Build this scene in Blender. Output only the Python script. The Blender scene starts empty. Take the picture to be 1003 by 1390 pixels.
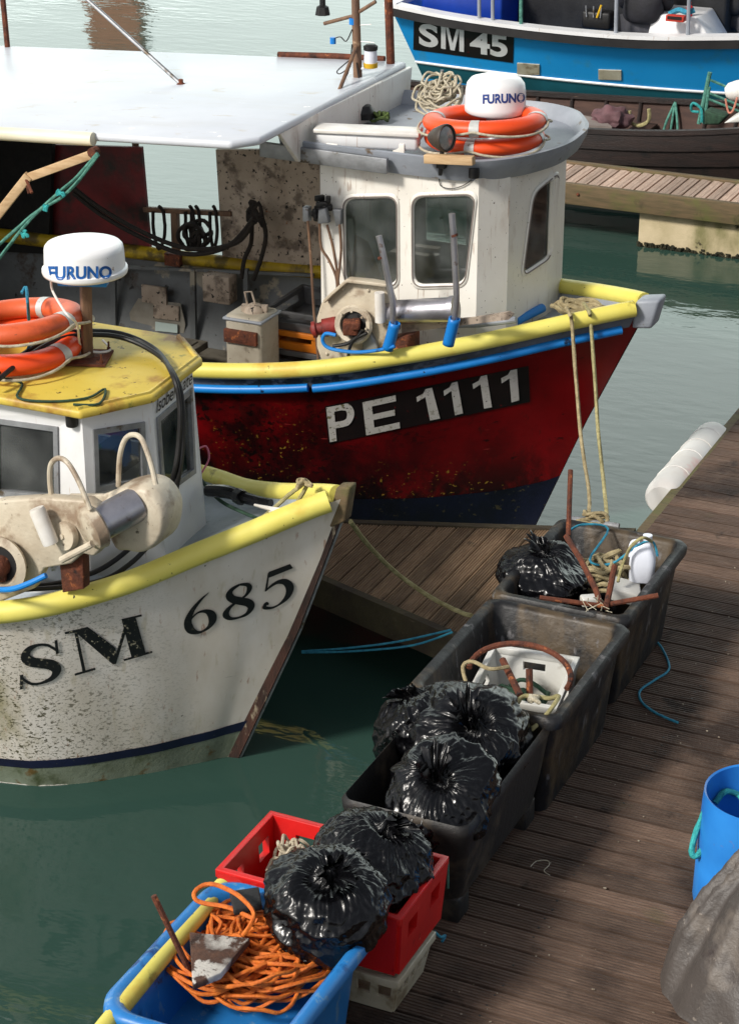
import bpy, bmesh, math, random
import numpy as np
from mathutils import Vector, Matrix, noise
from mathutils.bvhtree import BVHTree
random.seed(7)
R = math.radians; PI = math.pi
sc = bpy.context.scene; col = sc.collection
SC = 1.2                      # everything is drawn in a small working unit and scaled to metres at the end
# ------------------------------------------------------------------ camera maths (working frame)
F = 2848.; PIT = math.atan(1290/F); H = 5.6; YAW = R(25)
_c, _s = math.cos(YAW), math.sin(YAW)
def ray(x, y):
    u = (x-501.5)/F; v = (695-y)/F
    a, b, c = u, math.cos(PIT)+v*math.sin(PIT), -math.sin(PIT)+v*math.cos(PIT)
    return Vector((a*_c-b*_s, a*_s+b*_c, c))
CAM = Vector((0, 0, H))
def at(x, y, z):
    d = ray(x, y); return CAM + d*((z-H)/d.z)
def atY(x, y, Y):
    d = ray(x, y); return CAM + d*(Y/d.y)
def atX(x, y, X):
    d = ray(x, y); return CAM + d*(X/d.x)
# ------------------------------------------------------------------ mesh builder
def cr(pts, k=6, closed=False):
    P = [Vector(p) for p in pts]; n = len(P); out = []
    if n < 3 and not closed: return P
    rng = range(n) if closed else range(n-1)
    for i in rng:
        if closed: a, b, c, d = P[i-1], P[i], P[(i+1) % n], P[(i+2) % n]
        else: a, b, c, d = P[max(i-1, 0)], P[i], P[i+1], P[min(i+2, n-1)]
        for j in range(k):
            t = j/k
            out.append(.5*((2*b)+(c-a)*t+(2*a-5*b+4*c-d)*t*t+(3*b-a-3*c+d)*t**3))
    if not closed: out.append(P[-1])
    return out
class MB:
    def __init__(s): s.v = []; s.f = []
    def add(s, v, f):
        o = len(s.v); s.v += [Vector(p) for p in v]; s.f += [tuple(i+o for i in q) for q in f]
        return s
    def grid(s, rows, cu=False, cv=False, flip=False):
        n, m = len(rows), len(rows[0]); f = []
        for i in range(n if cu else n-1):
            for j in range(m if cv else m-1):
                a, b, c, d = i*m+j, i*m+(j+1) % m, ((i+1) % n)*m+(j+1) % m, ((i+1) % n)*m+j
                f.append((a, d, c, b) if flip else (a, b, c, d))
        return s.add([p for r in rows for p in r], f)
    def box(s, c, d, rz=0, mat=None):
        x, y, z = d[0]/2, d[1]/2, d[2]/2
        v = [Vector((i, j, k)) for i in (-x, x) for j in (-y, y) for k in (-z, z)]
        m = mat if mat else Matrix.Rotation(rz, 3, 'Z')
        v = [m @ p + Vector(c) for p in v]
        return s.add(v, [(0, 1, 3, 2), (4, 6, 7, 5), (0, 4, 5, 1), (2, 3, 7, 6), (0, 2, 6, 4), (1, 5, 7, 3)])
    def bar(s, a, b, w, h, up=(0, 0, 1)):
        a, b = Vector(a), Vector(b); d = (b-a); L = d.length; d.normalize()
        u = Vector(up); x = d.cross(u)
        if x.length < 1e-4: x = d.cross(Vector((1, 0, 0)))
        x.normalize(); y = x.cross(d)
        m = Matrix((x, d, y)).transposed()
        return s.box((a+b)/2, (w, L, h), mat=m)
    def tube(s, pts, r, n=8, closed=False, caps=True, twist=0, k=0, flat=1.0):
        P = cr(pts, k, closed) if k else [Vector(p) for p in pts]
        N = len(P); rr = r if hasattr(r, '__len__') else None
        if rr is not None: rs = np.interp(np.linspace(0, 1, N), np.linspace(0, 1, len(rr)), rr)
        T = []
        for i in range(N):
            a = P[i-1] if (i > 0 or closed) else P[i]; b = P[(i+1) % N] if (i < N-1 or closed) else P[i]
            t = b-a
            T.append(t.normalized() if t.length > 1e-9 else Vector((0, 0, 1)))
        up = Vector((0, 0, 1)) if abs(T[0].z) < .9 else Vector((1, 0, 0))
        x = T[0].cross(up).normalized(); rows = []; dist = 0
        for i in range(N):
            x = (x - T[i]*x.dot(T[i]))
            if x.length < 1e-6: x = T[i].orthogonal()
            x.normalize(); y = T[i].cross(x)
            if i: dist += (P[i]-P[i-1]).length
            ri = rs[i] if rr is not None else r
            row = []
            for j in range(n):
                a = 2*PI*j/n
                q = ri*(1+(.22*abs(math.cos(1.5*(a+twist*dist)))-.1 if twist else 0))
                row.append(P[i]+x*math.cos(a)*q+y*math.sin(a)*q*flat)
            rows.append(row)
        o = len(s.v); s.grid(rows, cu=closed, cv=True)
        if caps and not closed:
            s.f.append(tuple(o+j for j in range(n-1, -1, -1))); e = o+(N-1)*n
            s.f.append(tuple(e+j for j in range(n)))
        return s
    def lathe(s, prof, c=(0, 0, 0), n=32, axis=None, caps=True):
        m = Matrix.Identity(3)
        if axis is not None: m = Vector(axis).normalized().to_track_quat('Z', 'Y').to_matrix()
        rows = [[m @ Vector((r*math.cos(2*PI*j/n), r*math.sin(2*PI*j/n), z)) + Vector(c) for j in range(n)] for r, z in prof]
        o = len(s.v); s.grid(rows, cv=True)
        if caps:
            s.f.append(tuple(o+j for j in range(n-1, -1, -1))); e = o+(len(prof)-1)*n
            s.f.append(tuple(e+j for j in range(n)))
        return s
    def prism(s, loop, ext):
        n = len(loop); L = [Vector(p) for p in loop]; e = Vector(ext)
        return s.add(L+[p+e for p in L], [tuple(range(n-1, -1, -1)), tuple(range(n, 2*n))]+[(i, (i+1) % n, n+(i+1) % n, n+i) for i in range(n)])
    def holed(s, outer, holes):
        bm = bmesh.new(); ed = []
        for lp in [outer]+holes:
            vs = [bm.verts.new(p) for p in lp]
            for i in range(len(vs)): ed.append(bm.edges.new((vs[i], vs[(i+1) % len(vs)])))
        nrm = Vector((0, 0, 0)); O = [Vector(p) for p in outer]
        for i in range(len(O)): nrm += O[i].cross(O[(i+1) % len(O)])
        bmesh.ops.triangle_fill(bm, use_beauty=True, use_dissolve=False, edges=ed, normal=nrm.normalized())
        bm.verts.index_update()
        s.add([v.co.copy() for v in bm.verts], [tuple(v.index for v in f.verts) for f in bm.faces]); bm.free()
        return s
    def build(s, name, mat, parent=None, label=None, cat=None, group=None, kind=None, smooth=True, bevel=0, solid=0, ang=35, fixn=True, sub=0, soff=-1):
        me = bpy.data.meshes.new(name)
        if parent is not None: base = world_loc(parent)
        elif s.v:
            xs = [p.x for p in s.v]; ys = [p.y for p in s.v]; zs = [p.z for p in s.v]
            base = Vector(((min(xs)+max(xs))/2, (min(ys)+max(ys))/2, min(zs)))
        me.from_pydata([tuple(p-base) for p in s.v], [], s.f); me.validate(); me.update()
        if fixn:
            bm = bmesh.new(); bm.from_mesh(me); bmesh.ops.recalc_face_normals(bm, faces=bm.faces); bm.to_mesh(me); bm.free()
        o = bpy.data.objects.new(name, me); col.objects.link(o)
        if parent is not None: o.parent = parent
        else: o.location = base
        me.materials.append(mat)
        if smooth: me.shade_smooth(); 
        if smooth and ang < 180: me.set_sharp_from_angle(angle=R(ang))
        if solid: m = o.modifiers.new('s', 'SOLIDIFY'); m.thickness = solid; m.offset = soff
        if bevel:
            m = o.modifiers.new('b', 'BEVEL'); m.width = bevel; m.segments = 2; m.limit_method = 'ANGLE'; m.angle_limit = R(35)
            me.shade_smooth()
        if sub: m = o.modifiers.new('u', 'SUBSURF'); m.levels = sub; m.render_levels = sub
        tag(o, label, cat, group, kind)
        return o
def world_loc(o):
    p = Vector(o.location)
    while o.parent: o = o.parent; p += o.location
    return p
def tag(o, label=None, cat=None, group=None, kind=None):
    if label: o['label'] = label
    if cat: o['category'] = cat
    if group: o['group'] = group
    if kind: o['kind'] = kind
def thing(name, label, cat, loc, group=None):
    o = bpy.data.objects.new(name, None); col.objects.link(o); o.location = loc; o.empty_display_size = .2
    tag(o, label, cat, group); return o
# ------------------------------------------------------------------ materials
def lin(c): return tuple(((v/255)/12.92 if v/255 <= .04045 else ((v/255+.055)/1.055)**2.4) for v in c)
def hexc(c): return (*lin(c), 1)
def pm(name, c1, c2=None, scale=3, rough=.6, metal=0, bump=0, bscale=40, layers=(), spec=.5, coat=0, bands=None, stretch=None, rvar=0):
    """layers: (colour, scale, threshold, softness, stretch(x,y,z), strength)"""
    m = bpy.data.materials.new(name); m.use_nodes = True; nt = m.node_tree; N = nt.nodes; L = nt.links
    b = N['Principled BSDF']; b.inputs['Roughness'].default_value = rough; b.inputs['Metallic'].default_value = metal
    b.inputs['Specular IOR Level'].default_value = spec
    if coat: b.inputs['Coat Weight'].default_value = coat; b.inputs['Coat Roughness'].default_value = .15
    tc = N.new('ShaderNodeTexCoord')
    def vec(st):
        if not st: return tc.outputs['Object']
        mp = N.new('ShaderNodeMapping'); mp.inputs['Scale'].default_value = st; L.new(tc.outputs['Object'], mp.inputs['Vector']); return mp.outputs['Vector']
    def mixc(f, a, c):
        x = N.new('ShaderNodeMix'); x.data_type = 'RGBA'
        L.new(f, x.inputs['Factor'])
        if isinstance(a, tuple): x.inputs[6].default_value = a
        else: L.new(a, x.inputs[6])
        if isinstance(c, tuple): x.inputs[7].default_value = c
        else: L.new(c, x.inputs[7])
        return x.outputs[2]
    def noi(sc_, st, det=6, ro=.6):
        n = N.new('ShaderNodeTexNoise'); n.inputs['Scale'].default_value = sc_; n.inputs['Detail'].default_value = det; n.inputs['Roughness'].default_value = ro
        L.new(vec(st), n.inputs['Vector']); return n.outputs['Fac']
    def rng(f, a, c, o=1.0):
        r = N.new('ShaderNodeMapRange'); r.inputs['From Min'].default_value = a; r.inputs['From Max'].default_value = c; r.inputs['To Max'].default_value = o
        r.clamp = True; L.new(f, r.inputs['Value']); return r.outputs['Result']
    cur = hexc(c1)
    if c2: cur = mixc(rng(noi(scale, stretch), .35, .65), hexc(c1), hexc(c2))
    if bands:  # board-wise value: (axis, pitch, lo, hi)
        ax, pit, lo, hi = bands
        sp = N.new('ShaderNodeSeparateXYZ'); L.new(tc.outputs['Object'], sp.inputs[0])
        dv = N.new('ShaderNodeMath'); dv.operation = 'DIVIDE'; dv.inputs[1].default_value = pit; L.new(sp.outputs[ax], dv.inputs[0])
        fl = N.new('ShaderNodeMath'); fl.operation = 'FLOOR'; L.new(dv.outputs[0], fl.inputs[0])
        wn = N.new('ShaderNodeTexWhiteNoise'); wn.noise_dimensions = '1D'; L.new(fl.outputs[0], wn.inputs['W'])
        mr = rng(wn.outputs['Value'], 0, 1); 
        r = N.new('ShaderNodeMapRange'); r.inputs['To Min'].default_value = lo; r.inputs['To Max'].default_value = hi; L.new(mr, r.inputs['Value'])
        hs = N.new('ShaderNodeHueSaturation'); L.new(r.outputs['Result'], hs.inputs['Value'])
        if isinstance(cur, tuple): hs.inputs['Color'].default_value = cur
        else: L.new(cur, hs.inputs['Color'])
        cur = hs.outputs['Color']
    for ly in layers:
        c, s_, th, so = ly[:4]; st = ly[4] if len(ly) > 4 else None; w = ly[5] if len(ly) > 5 else 1.0
        f = rng(noi(s_, st), th, th+so, w)
        if len(ly) > 6:   # second mask (scale, lo, hi)
            q = N.new('ShaderNodeMath'); q.operation = 'MULTIPLY'; L.new(f, q.inputs[0]); L.new(rng(noi(ly[6][0], None, 3), ly[6][1], ly[6][2]), q.inputs[1]); f = q.outputs[0]
        if len(ly) > 7:   # positional mask (axis, from, to)
            sp = N.new('ShaderNodeSeparateXYZ'); L.new(tc.outputs['Object'], sp.inputs[0])
            q = N.new('ShaderNodeMath'); q.operation = 'MULTIPLY'; L.new(f, q.inputs[0]); L.new(rng(sp.outputs[ly[7][0]], ly[7][1], ly[7][2]), q.inputs[1]); f = q.outputs[0]
        cur = mixc(f, cur, hexc(c))
    if isinstance(cur, tuple): b.inputs['Base Color'].default_value = cur
    else: L.new(cur, b.inputs['Base Color'])
    if rvar: 
        r = N.new('ShaderNodeMapRange'); r.inputs['From Min'].default_value = .3; r.inputs['From Max'].default_value = .7
        r.inputs['To Min'].default_value = max(rough-rvar, .03); r.inputs['To Max'].default_value = rough+rvar; L.new(noi(7, stretch), r.inputs['Value']); L.new(r.outputs['Result'], b.inputs['Roughness'])
    if bump:
        bp = N.new('ShaderNodeBump'); bp.inputs['Strength'].default_value = bump; bp.inputs['Distance'].default_value = .01
        L.new(noi(bscale, stretch, 4), bp.inputs['Height']); L.new(bp.outputs['Normal'], b.inputs['Normal'])
    return m
def glass(name, tint=(.45, .5, .5), op=.25):
    m = bpy.data.materials.new(name); m.use_nodes = True; nt = m.node_tree; N = nt.nodes; L = nt.links; N.clear()
    o = N.new('ShaderNodeOutputMaterial'); mx = N.new('ShaderNodeMixShader'); tr = N.new('ShaderNodeBsdfTransparent'); gl = N.new('ShaderNodeBsdfGlossy')
    fr = N.new('ShaderNodeFresnel'); fr.inputs['IOR'].default_value = 1.7; tr.inputs['Color'].default_value = (*tint, 1); gl.inputs['Roughness'].default_value = .03
    df = N.new('ShaderNodeBsdfDiffuse'); df.inputs['Color'].default_value = (.35, .37, .36, 1)
    nz = N.new('ShaderNodeTexNoise'); nz.inputs['Scale'].default_value = 4; tc = N.new('ShaderNodeTexCoord'); L.new(tc.outputs['Object'], nz.inputs['Vector'])
    mr = N.new('ShaderNodeMapRange'); mr.inputs['From Min'].default_value = .35; mr.inputs['From Max'].default_value = .75; mr.inputs['To Max'].default_value = op; L.new(nz.outputs['Fac'], mr.inputs['Value'])
    m2 = N.new('ShaderNodeMixShader'); L.new(mr.outputs[0], m2.inputs[0]); L.new(tr.outputs[0], m2.inputs[1]); L.new(df.outputs[0], m2.inputs[2])
    L.new(fr.outputs[0], mx.inputs[0]); L.new(m2.outputs[0], mx.inputs[1]); L.new(gl.outputs[0], mx.inputs[2]); L.new(mx.outputs[0], o.inputs[0])
    return m
# ------------------------------------------------------------------ lettering helpers
def text_tris(body, bold=.0, shear=0):
    c = bpy.data.curves.new('t', 'FONT'); c.body = body; c.offset = bold; c.shear = shear; c.fill_mode = 'FRONT' if hasattr(c, 'fill_mode') else c.fill_mode
    c.resolution_u = 6
    o = bpy.data.objects.new('t', c); col.objects.link(o); dg = bpy.context.evaluated_depsgraph_get(); dg.update()
    me = bpy.data.meshes.new_from_object(o.evaluated_get(dg))
    v = [tuple(p.co[:2]) for p in me.vertices]; f = [tuple(p.vertices) for p in me.polygons]
    bpy.data.objects.remove(o); bpy.data.curves.remove(c); bpy.data.meshes.remove(me)
    return v, f
def strokes(paths, n=14):
    """paths: list of [(x,y,w),...] smooth variable-width strokes; ('p', pts) polygon"""
    V = []; Fc = []
    for p in paths:
        if p[0] == 'p':
            o = len(V); V += list(p[1]); Fc.append(tuple(range(o, o+len(p[1])))); continue
        P = cr([(a, b, w) for a, b, w in p], 8)
        o = len(V); m = len(P)
        for i in range(m):
            a = P[max(i-1, 0)]; b = P[min(i+1, m-1)]; d = Vector((b.x-a.x, b.y-a.y)); 
            if d.length < 1e-9: d = Vector((1, 0))
            d.normalize(); nx, ny = -d.y, d.x; w = max(P[i].z, .004)/2
            V += [(P[i].x+nx*w, P[i].y+ny*w), (P[i].x-nx*w, P[i].y-ny*w)]
        Fc += [(o+2*i, o+2*i+2, o+2*i+3, o+2*i+1) for i in range(m-1)]
    return V, Fc
def project(v, f, quad, bvh, off=.004, box=None):
    """lay flat artwork on a surface: quad = photo points of its bl, br, tr, tl corners"""
    xs = [p[0] for p in v]; ys = [p[1] for p in v]
    x0, x1, y0, y1 = box if box else (min(xs), max(xs), min(ys), max(ys))
    q = [Vector(p) for p in quad]; out = []
    for p in v:
        s = (p[0]-x0)/(x1-x0); t = (p[1]-y0)/(y1-y0)
        px = (q[0]*(1-s)+q[1]*s)*(1-t)+(q[3]*(1-s)+q[2]*s)*t
        d = ray(px.x, px.y).normalized(); loc, nr, i, dd = bvh.ray_cast(CAM, d)
        if loc is None: loc = (out[-1] if out else CAM+d*10); out.append(loc); continue
        if nr.dot(d) > 0: nr = -nr
        out.append(loc+nr*off)
    return MB().add(out, f)
def bvh_of(o):
    base = world_loc(o); me = o.data
    return BVHTree.FromPolygons([v.co+base for v in me.vertices], [tuple(p.vertices) for p in me.polygons])
def rrect(cx, cy, w, h, r, n=5):
    out = []
    for sx, sy, a0 in ((1, 1, 0), (-1, 1, 90), (-1, -1, 180), (1, -1, 270)):
        for i in range(n+1):
            a = R(a0+90*i/n); out.append((cx+sx*(w/2-r)+r*math.cos(a), cy+sy*(h/2-r)+r*math.sin(a)))
    return out
def round_poly(pts, r, n=4):
    """round the corners of a 3-D polygon"""
    P = [Vector(p) for p in pts]; out = []
    for i in range(len(P)):
        a, b, c = P[i-1], P[i], P[(i+1) % len(P)]
        d1 = (a-b); d2 = (c-b); q = min(r, d1.length*.45, d2.length*.45); p1 = b+d1.normalized()*q; p2 = b+d2.normalized()*q
        for k in range(n+1):
            t = k/n; out.append(p1*(1-t)**2+b*2*t*(1-t)+p2*t*t)
    return out
# ------------------------------------------------------------------ hull
class Hull:
    def __init__(s, yc, gun, stem, wl, bilge=-.35, p=1.0, n=60):
        s.yc = yc; s.n = n
        g = cr(gun, 10); s.g = g
        L = [0]
        for i in range(1, len(g)): L.append(L[-1]+abs(g[i].x-g[i-1].x)+abs(g[i].y-g[i-1].y))
        s.u = np.array(L)/L[-1]; s.gx = [q.x for q in g]; s.gh = [q.y for q in g]; s.gz = [q.z for q in g]
        s.stem = stem; s.wl = wl; s.bil = bilge; s.p = p
    def G(s, u): return float(np.interp(u, s.u, s.gx)), float(np.interp(u, s.u, s.gh)), float(np.interp(u, s.u, s.gz))
    def u_at(s, X): return float(np.interp(-X, [-x for x in s.gx], s.u))
    def pt(s, u, z, side=-1, off=0):
        X, hb, zg = s.G(u); zs = [a for a, b in s.stem]; xs = [b for a, b in s.stem]
        dx = float(np.interp(z, zs, xs)-np.interp(s.gz[0], zs, xs)); X2 = X+dx*(max(0, 1-u*2.2)**1.6)
        hw = float(np.interp(u, [a for a, b in s.wl], [b for a, b in s.wl]))
        t = (zg-z)/zg
        if t <= 1: h = hb+(hw-hb)*(max(t, 0)**s.p)
        else: h = hw*max(0, 1-((z)/s.bil)**2)**.5 if z > s.bil else 0
        return Vector((X2, s.yc+side*(max(h, .012)+off), z))
    def mesh(s):
        m = MB(); nz = 22
        for side in (-1, 1):
            rows = []
            for i in range(s.n+1):
                u = (i/s.n)**1.25; zg = s.G(u)[2]; rows.append([s.pt(u, zg+(s.bil-zg)*j/nz, side) for j in range(nz+1)])
            m.grid(rows)
        return m
    def strip(s, u0, u1, fa, fb, side=-1, off=.004, n=50):
        rows = []
        for i in range(n+1):
            u = u0+(u1-u0)*i/n; a, b = fa(u), fb(u); rows.append([s.pt(u, a+(b-a)*j/4, side, off) for j in range(5)])
        return MB().grid(rows)
def onwall(x, y, A, B, off=0):
    """point where the sight line meets the vertical plane through A-B (xy)"""
    A = Vector((A[0], A[1], 0)); B = Vector((B[0], B[1], 0)); n = (B-A).cross(Vector((0, 0, 1))).normalized()
    if n.dot(CAM-A) < 0: n = -n
    d = ray(x, y); t = (A+n*off-CAM).dot(n)/d.dot(n); return CAM+d*t
def wnorm(A, B):
    n = Vector((B[0]-A[0], B[1]-A[1], 0)).cross(Vector((0, 0, 1))).normalized()
    return n if n.dot(CAM-Vector((A[0], A[1], 0))) > 0 else -n
# ------------------------------------------------------------------ world, sun, camera
w = bpy.data.worlds.new('World'); sc.world = w; w.use_nodes = True
nt = w.node_tree; bg = nt.nodes['Background']; sky = nt.nodes.new('ShaderNodeTexSky'); sky.sky_type = 'NISHITA'; sky.sun_disc = False
SUN = Vector((-.36, -.70, .62)).normalized()
sky.sun_elevation = math.asin(SUN.z); sky.sun_rotation = math.atan2(SUN.x, SUN.y); sky.dust_density = 2.0; sky.air_density = 1.0; sky.ozone_density = .6
hs = nt.nodes.new('ShaderNodeHueSaturation'); hs.inputs['Saturation'].default_value = .35; nt.links.new(sky.outputs[0], hs.inputs['Color'])

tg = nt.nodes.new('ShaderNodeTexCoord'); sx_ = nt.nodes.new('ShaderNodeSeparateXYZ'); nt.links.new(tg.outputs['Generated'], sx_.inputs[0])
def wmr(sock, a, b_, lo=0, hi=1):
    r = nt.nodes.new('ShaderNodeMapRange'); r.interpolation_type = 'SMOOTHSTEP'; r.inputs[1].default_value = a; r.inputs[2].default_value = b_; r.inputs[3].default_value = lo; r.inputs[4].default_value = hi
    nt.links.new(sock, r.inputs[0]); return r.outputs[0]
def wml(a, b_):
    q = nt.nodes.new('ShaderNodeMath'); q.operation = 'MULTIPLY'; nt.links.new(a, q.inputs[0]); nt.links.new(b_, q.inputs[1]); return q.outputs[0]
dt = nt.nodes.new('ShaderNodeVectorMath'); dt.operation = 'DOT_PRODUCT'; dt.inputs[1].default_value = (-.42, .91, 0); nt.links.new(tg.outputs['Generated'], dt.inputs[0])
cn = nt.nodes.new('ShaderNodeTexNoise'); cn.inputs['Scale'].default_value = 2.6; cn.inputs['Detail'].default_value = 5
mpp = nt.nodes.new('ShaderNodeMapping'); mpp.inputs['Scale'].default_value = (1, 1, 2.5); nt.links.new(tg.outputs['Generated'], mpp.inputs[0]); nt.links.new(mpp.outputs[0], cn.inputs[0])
glow_band = wml(wml(wmr(sx_.outputs[2], .40, .62, 1, 0), wmr(dt.outputs['Value'], .35, .8)), wmr(cn.outputs[0], .2, .6, .75, 1))
mxs = nt.nodes.new('ShaderNodeMix'); mxs.data_type = 'RGBA'; nt.links.new(glow_band, mxs.inputs[0]); nt.links.new(hs.outputs[0], mxs.inputs[6]); mxs.inputs[7].default_value = (19.5, 21.8, 20.8, 1)   # bright band added low in the sky ahead to lighten the water's reflection
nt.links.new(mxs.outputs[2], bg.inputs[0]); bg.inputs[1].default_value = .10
sd = bpy.data.lights.new('sun', 'SUN'); sd.energy = 3.1; sd.angle = R(9); sd.color = (1, .95, .87)
so = bpy.data.objects.new('sun', sd); col.objects.link(so); so.rotation_euler = SUN.to_track_quat('Z', 'Y').to_euler(); so.location = (-5, -5, 12)
cd = bpy.data.cameras.new('camera'); co = bpy.data.objects.new('camera', cd); col.objects.link(co); sc.camera = co
co.location = CAM; co.rotation_euler = (PI/2-PIT, 0, YAW)
cd.sensor_fit = 'VERTICAL'; cd.sensor_height = 24; cd.lens = 24*F/1390; cd.clip_end = 3000; cd.clip_start = .1
sc.view_settings.view_transform = 'Standard'; sc.view_settings.look = 'None'; sc.view_settings.exposure = .22; sc.view_settings.gamma = 1
sc.render.resolution_x = 738; sc.render.resolution_y = 1024
# ------------------------------------------------------------------ materials
M = {}
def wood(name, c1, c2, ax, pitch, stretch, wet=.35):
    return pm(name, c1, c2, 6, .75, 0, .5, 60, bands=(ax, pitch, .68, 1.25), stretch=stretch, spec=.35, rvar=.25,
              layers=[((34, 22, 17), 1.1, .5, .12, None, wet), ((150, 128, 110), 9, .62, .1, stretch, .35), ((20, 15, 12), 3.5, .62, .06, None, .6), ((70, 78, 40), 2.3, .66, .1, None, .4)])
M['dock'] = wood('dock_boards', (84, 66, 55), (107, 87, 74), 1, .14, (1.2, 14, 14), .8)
M['fin'] = wood('finger_boards', (122, 96, 72), (152, 126, 98), 0, .105, (14, 1.2, 14), .35)
M['finfar'] = wood('far_finger_boards', (168, 142, 124), (192, 168, 150), 0, .11, (14, 1.2, 14), .15)
M['beam'] = pm('weathered_beam', (112, 92, 66), (84, 74, 50), 4, .8, 0, .5, 50, stretch=(1, 8, 8), layers=[((92, 96, 44), 3, .5, .15, None, .7), ((25, 20, 14), 2, .58, .1)])
M['beamdark'] = pm('dark_beam', (52, 42, 32), (74, 66, 44), 4, .8, 0, .5, 50, layers=[((120, 104, 84), 8, .62, .1, (1, 6, 6), .5)])
M['conc'] = pm('algae_concrete', (196, 180, 148), (170, 156, 122), 3, .9, 0, .4, 60, layers=[((96, 96, 50), 2.2, .52, .15, (1, 1, .5), .8), ((60, 54, 36), 9, .66, .05)])
M['weed'] = pm('weed', (22, 26, 14), (50, 46, 26), 20, .9, 0, .8, 60)
def hullmat():
    return None
M['smhull'] = pm('white_hull_paint', (232, 228, 223), (218, 212, 203), 1.6, .38, 0, .12, 12, coat=.15, layers=[
    ((176, 160, 128), 1.1, .5, .2, (1, 1, .35), .5), ((128, 120, 70), 3.2, .55, .12, (1, 1, .5), .7, (1.3, .48, .6), (0, 1.1, .2)),
    ((62, 58, 30), 42, .57, .02, (1, 1, 1.6), .9, (2.2, .35, .5), (0, 1.0, .4)), ((84, 78, 40), 75, .58, .02, (1, 1, 1.4), .8, (3.1, .3, .5), (0, 1.05, .3)), ((70, 66, 40), 30, .7, .02, (1, 1, .8), .9), ((150, 92, 48), 9, .64, .05, (3, 3, .16), .55), ((120, 114, 100), 12, .70, .03, (.25, .25, 3), .5), ((186, 176, 150), 7, .6, .08, (3, 3, .2), .5)])
M['smlow'] = pm('greenish_antifoul', (128, 138, 122), (104, 112, 92), 4, .6, 0, .3, 40, layers=[((96, 74, 34), 7, .58, .08), ((60, 70, 40), 4, .6, .1)])
M['navy'] = pm('navy_stripe', (22, 28, 62), (16, 20, 44), 4, .45, layers=[((90, 92, 90), 30, .68, .04)])
M['blackink'] = pm('black_letter_paint', (16, 17, 20), (26, 26, 28), 4, .5, layers=[((196, 188, 160), 46, .60, .02, None, .9, (2.2, .38, .52), (0, 1.2, .5))])
M['strake'] = pm('mossy_grey_strake', (104, 110, 120), (84, 88, 96), 4, .7, 0, .4, 40, layers=[((20, 18, 12), 9, .42, .08, (1, 1, 1.5), .95, (1.6, .3, .5), (0, 2.6, 1.6)), ((70, 74, 30), 14, .6, .06, None, .6)])
M['stemwood'] = pm('worn_stem_timber', (70, 42, 32), (40, 27, 22), 5, .7, 0, .6, 40, stretch=(3, 3, .7), layers=[((150, 138, 116), 6, .60, .06, (3, 3, 1), .8), ((40, 28, 20), 8, .6, .06)])
M['red'] = pm('red_hull_paint', (128, 6, 13), (104, 5, 11), 1.5, .3, 0, .2, 14, coat=.3, layers=[  # dark aft and low layers paint in the hull's shade, mixed with grime
    ((16, 5, 7), 2.2, .36, .2, (1, 1, .8), .92, (1.2, .3, .5), (0, 2.9, 1.0)), ((12, 8, 8), 26, .56, .02, (1, 1, 1.2), .95, (2.1, .42, .56), (0, 2.6, 1.0)),
    ((9, 6, 7), 4.5, .44, .1, (1, 1, .6), .93, (1.5, .36, .54), (2, .80, .25)), ((170, 140, 50), 34, .64, .02, (1, 1, 1.2), .85, (1.6, .48, .6), (2, 1.0, .55)), ((18, 8, 9), 7, .68, .03, (1, 1, 3), .9), ((186, 70, 66), 12, .69, .03, (.3, .3, 3), .5), ((60, 20, 16), 10, .62, .06, (3, 3, .18), .6)])
M['redlow'] = pm('dark_blue_antifoul', (12, 17, 40), (8, 9, 16), 3, .5, 0, .2, 20, layers=[((60, 56, 40), 20, .62, .04), ((120, 20, 24), 2, .66, .06)])
M['panel'] = pm('black_panel_paint', (18, 14, 15), (30, 20, 20), 4, .45, layers=[((120, 20, 24), 26, .66, .03, None, .6)])
M['white_ink'] = pm('white_letter_paint', (206, 202, 198), (188, 186, 178), 6, .55, layers=[((96, 90, 50), 34, .565, .03, None, .9, (3, .35, .55), (0, 2.5, 1.4)), ((40, 34, 30), 40, .66, .02)])
M['pad'] = pm('yellow_foam_pad', (228, 218, 112), (218, 204, 92), 2, .5, 0, .15, 12, layers=[((206, 150, 40), 1.6, .6, .1, None, .7), ((96, 84, 34), 5, .6, .08, (1, 1, 1), .8, (1.5, .5, .62)), ((40, 36, 20), 30, .68, .03)])
M['padold'] = pm('dirty_yellow_pad', (196, 166, 20), (150, 122, 16), 4, .6, 0, .3, 20, layers=[((60, 50, 26), 5, .52, .1, None, .8)])
M['bluepipe'] = pm('blue_pipe', (22, 128, 208), (14, 112, 190), 3, .4, 0, .1, 12, layers=[((16, 40, 70), 8, .66, .05)])
M['grp'] = pm('cream_grp', (236, 233, 226), (224, 219, 209), 1.6, .4, 0, .15, 14, coat=.1, layers=[((140, 104, 74), 12, .62, .06, (4, 4, .25), .5), ((150, 120, 92), 2.6, .56, .14, (1, 1, .5), .6), ((84, 70, 54), 46, .67, .02), ((140, 96, 66), 7, .64, .05, (3, 3, .5), .5)])
M['white'] = pm('white_paint', (228, 229, 231), (214, 214, 213), 2, .4, 0, .1, 14, layers=[((160, 118, 80), 11, .64, .05, (4, 4, .25), .45), ((150, 134, 110), 5, .66, .08, None, .5), ((90, 80, 60), 40, .71, .02)])
M['canopy'] = pm('white_canopy_panel', (214, 218, 225), (198, 203, 211), .9, .4, 0, .12, 5, layers=[((196, 198, 200), 2.0, .5, .2, (.5, 2.2, 1), .6), ((184, 176, 160), 3.4, .62, .08, (1, 2, 1), .6), ((250, 250, 250), 9, .68, .02), ((110, 92, 70), 16, .745, .02), ((170, 150, 120), 7, .7, .06)])
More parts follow.
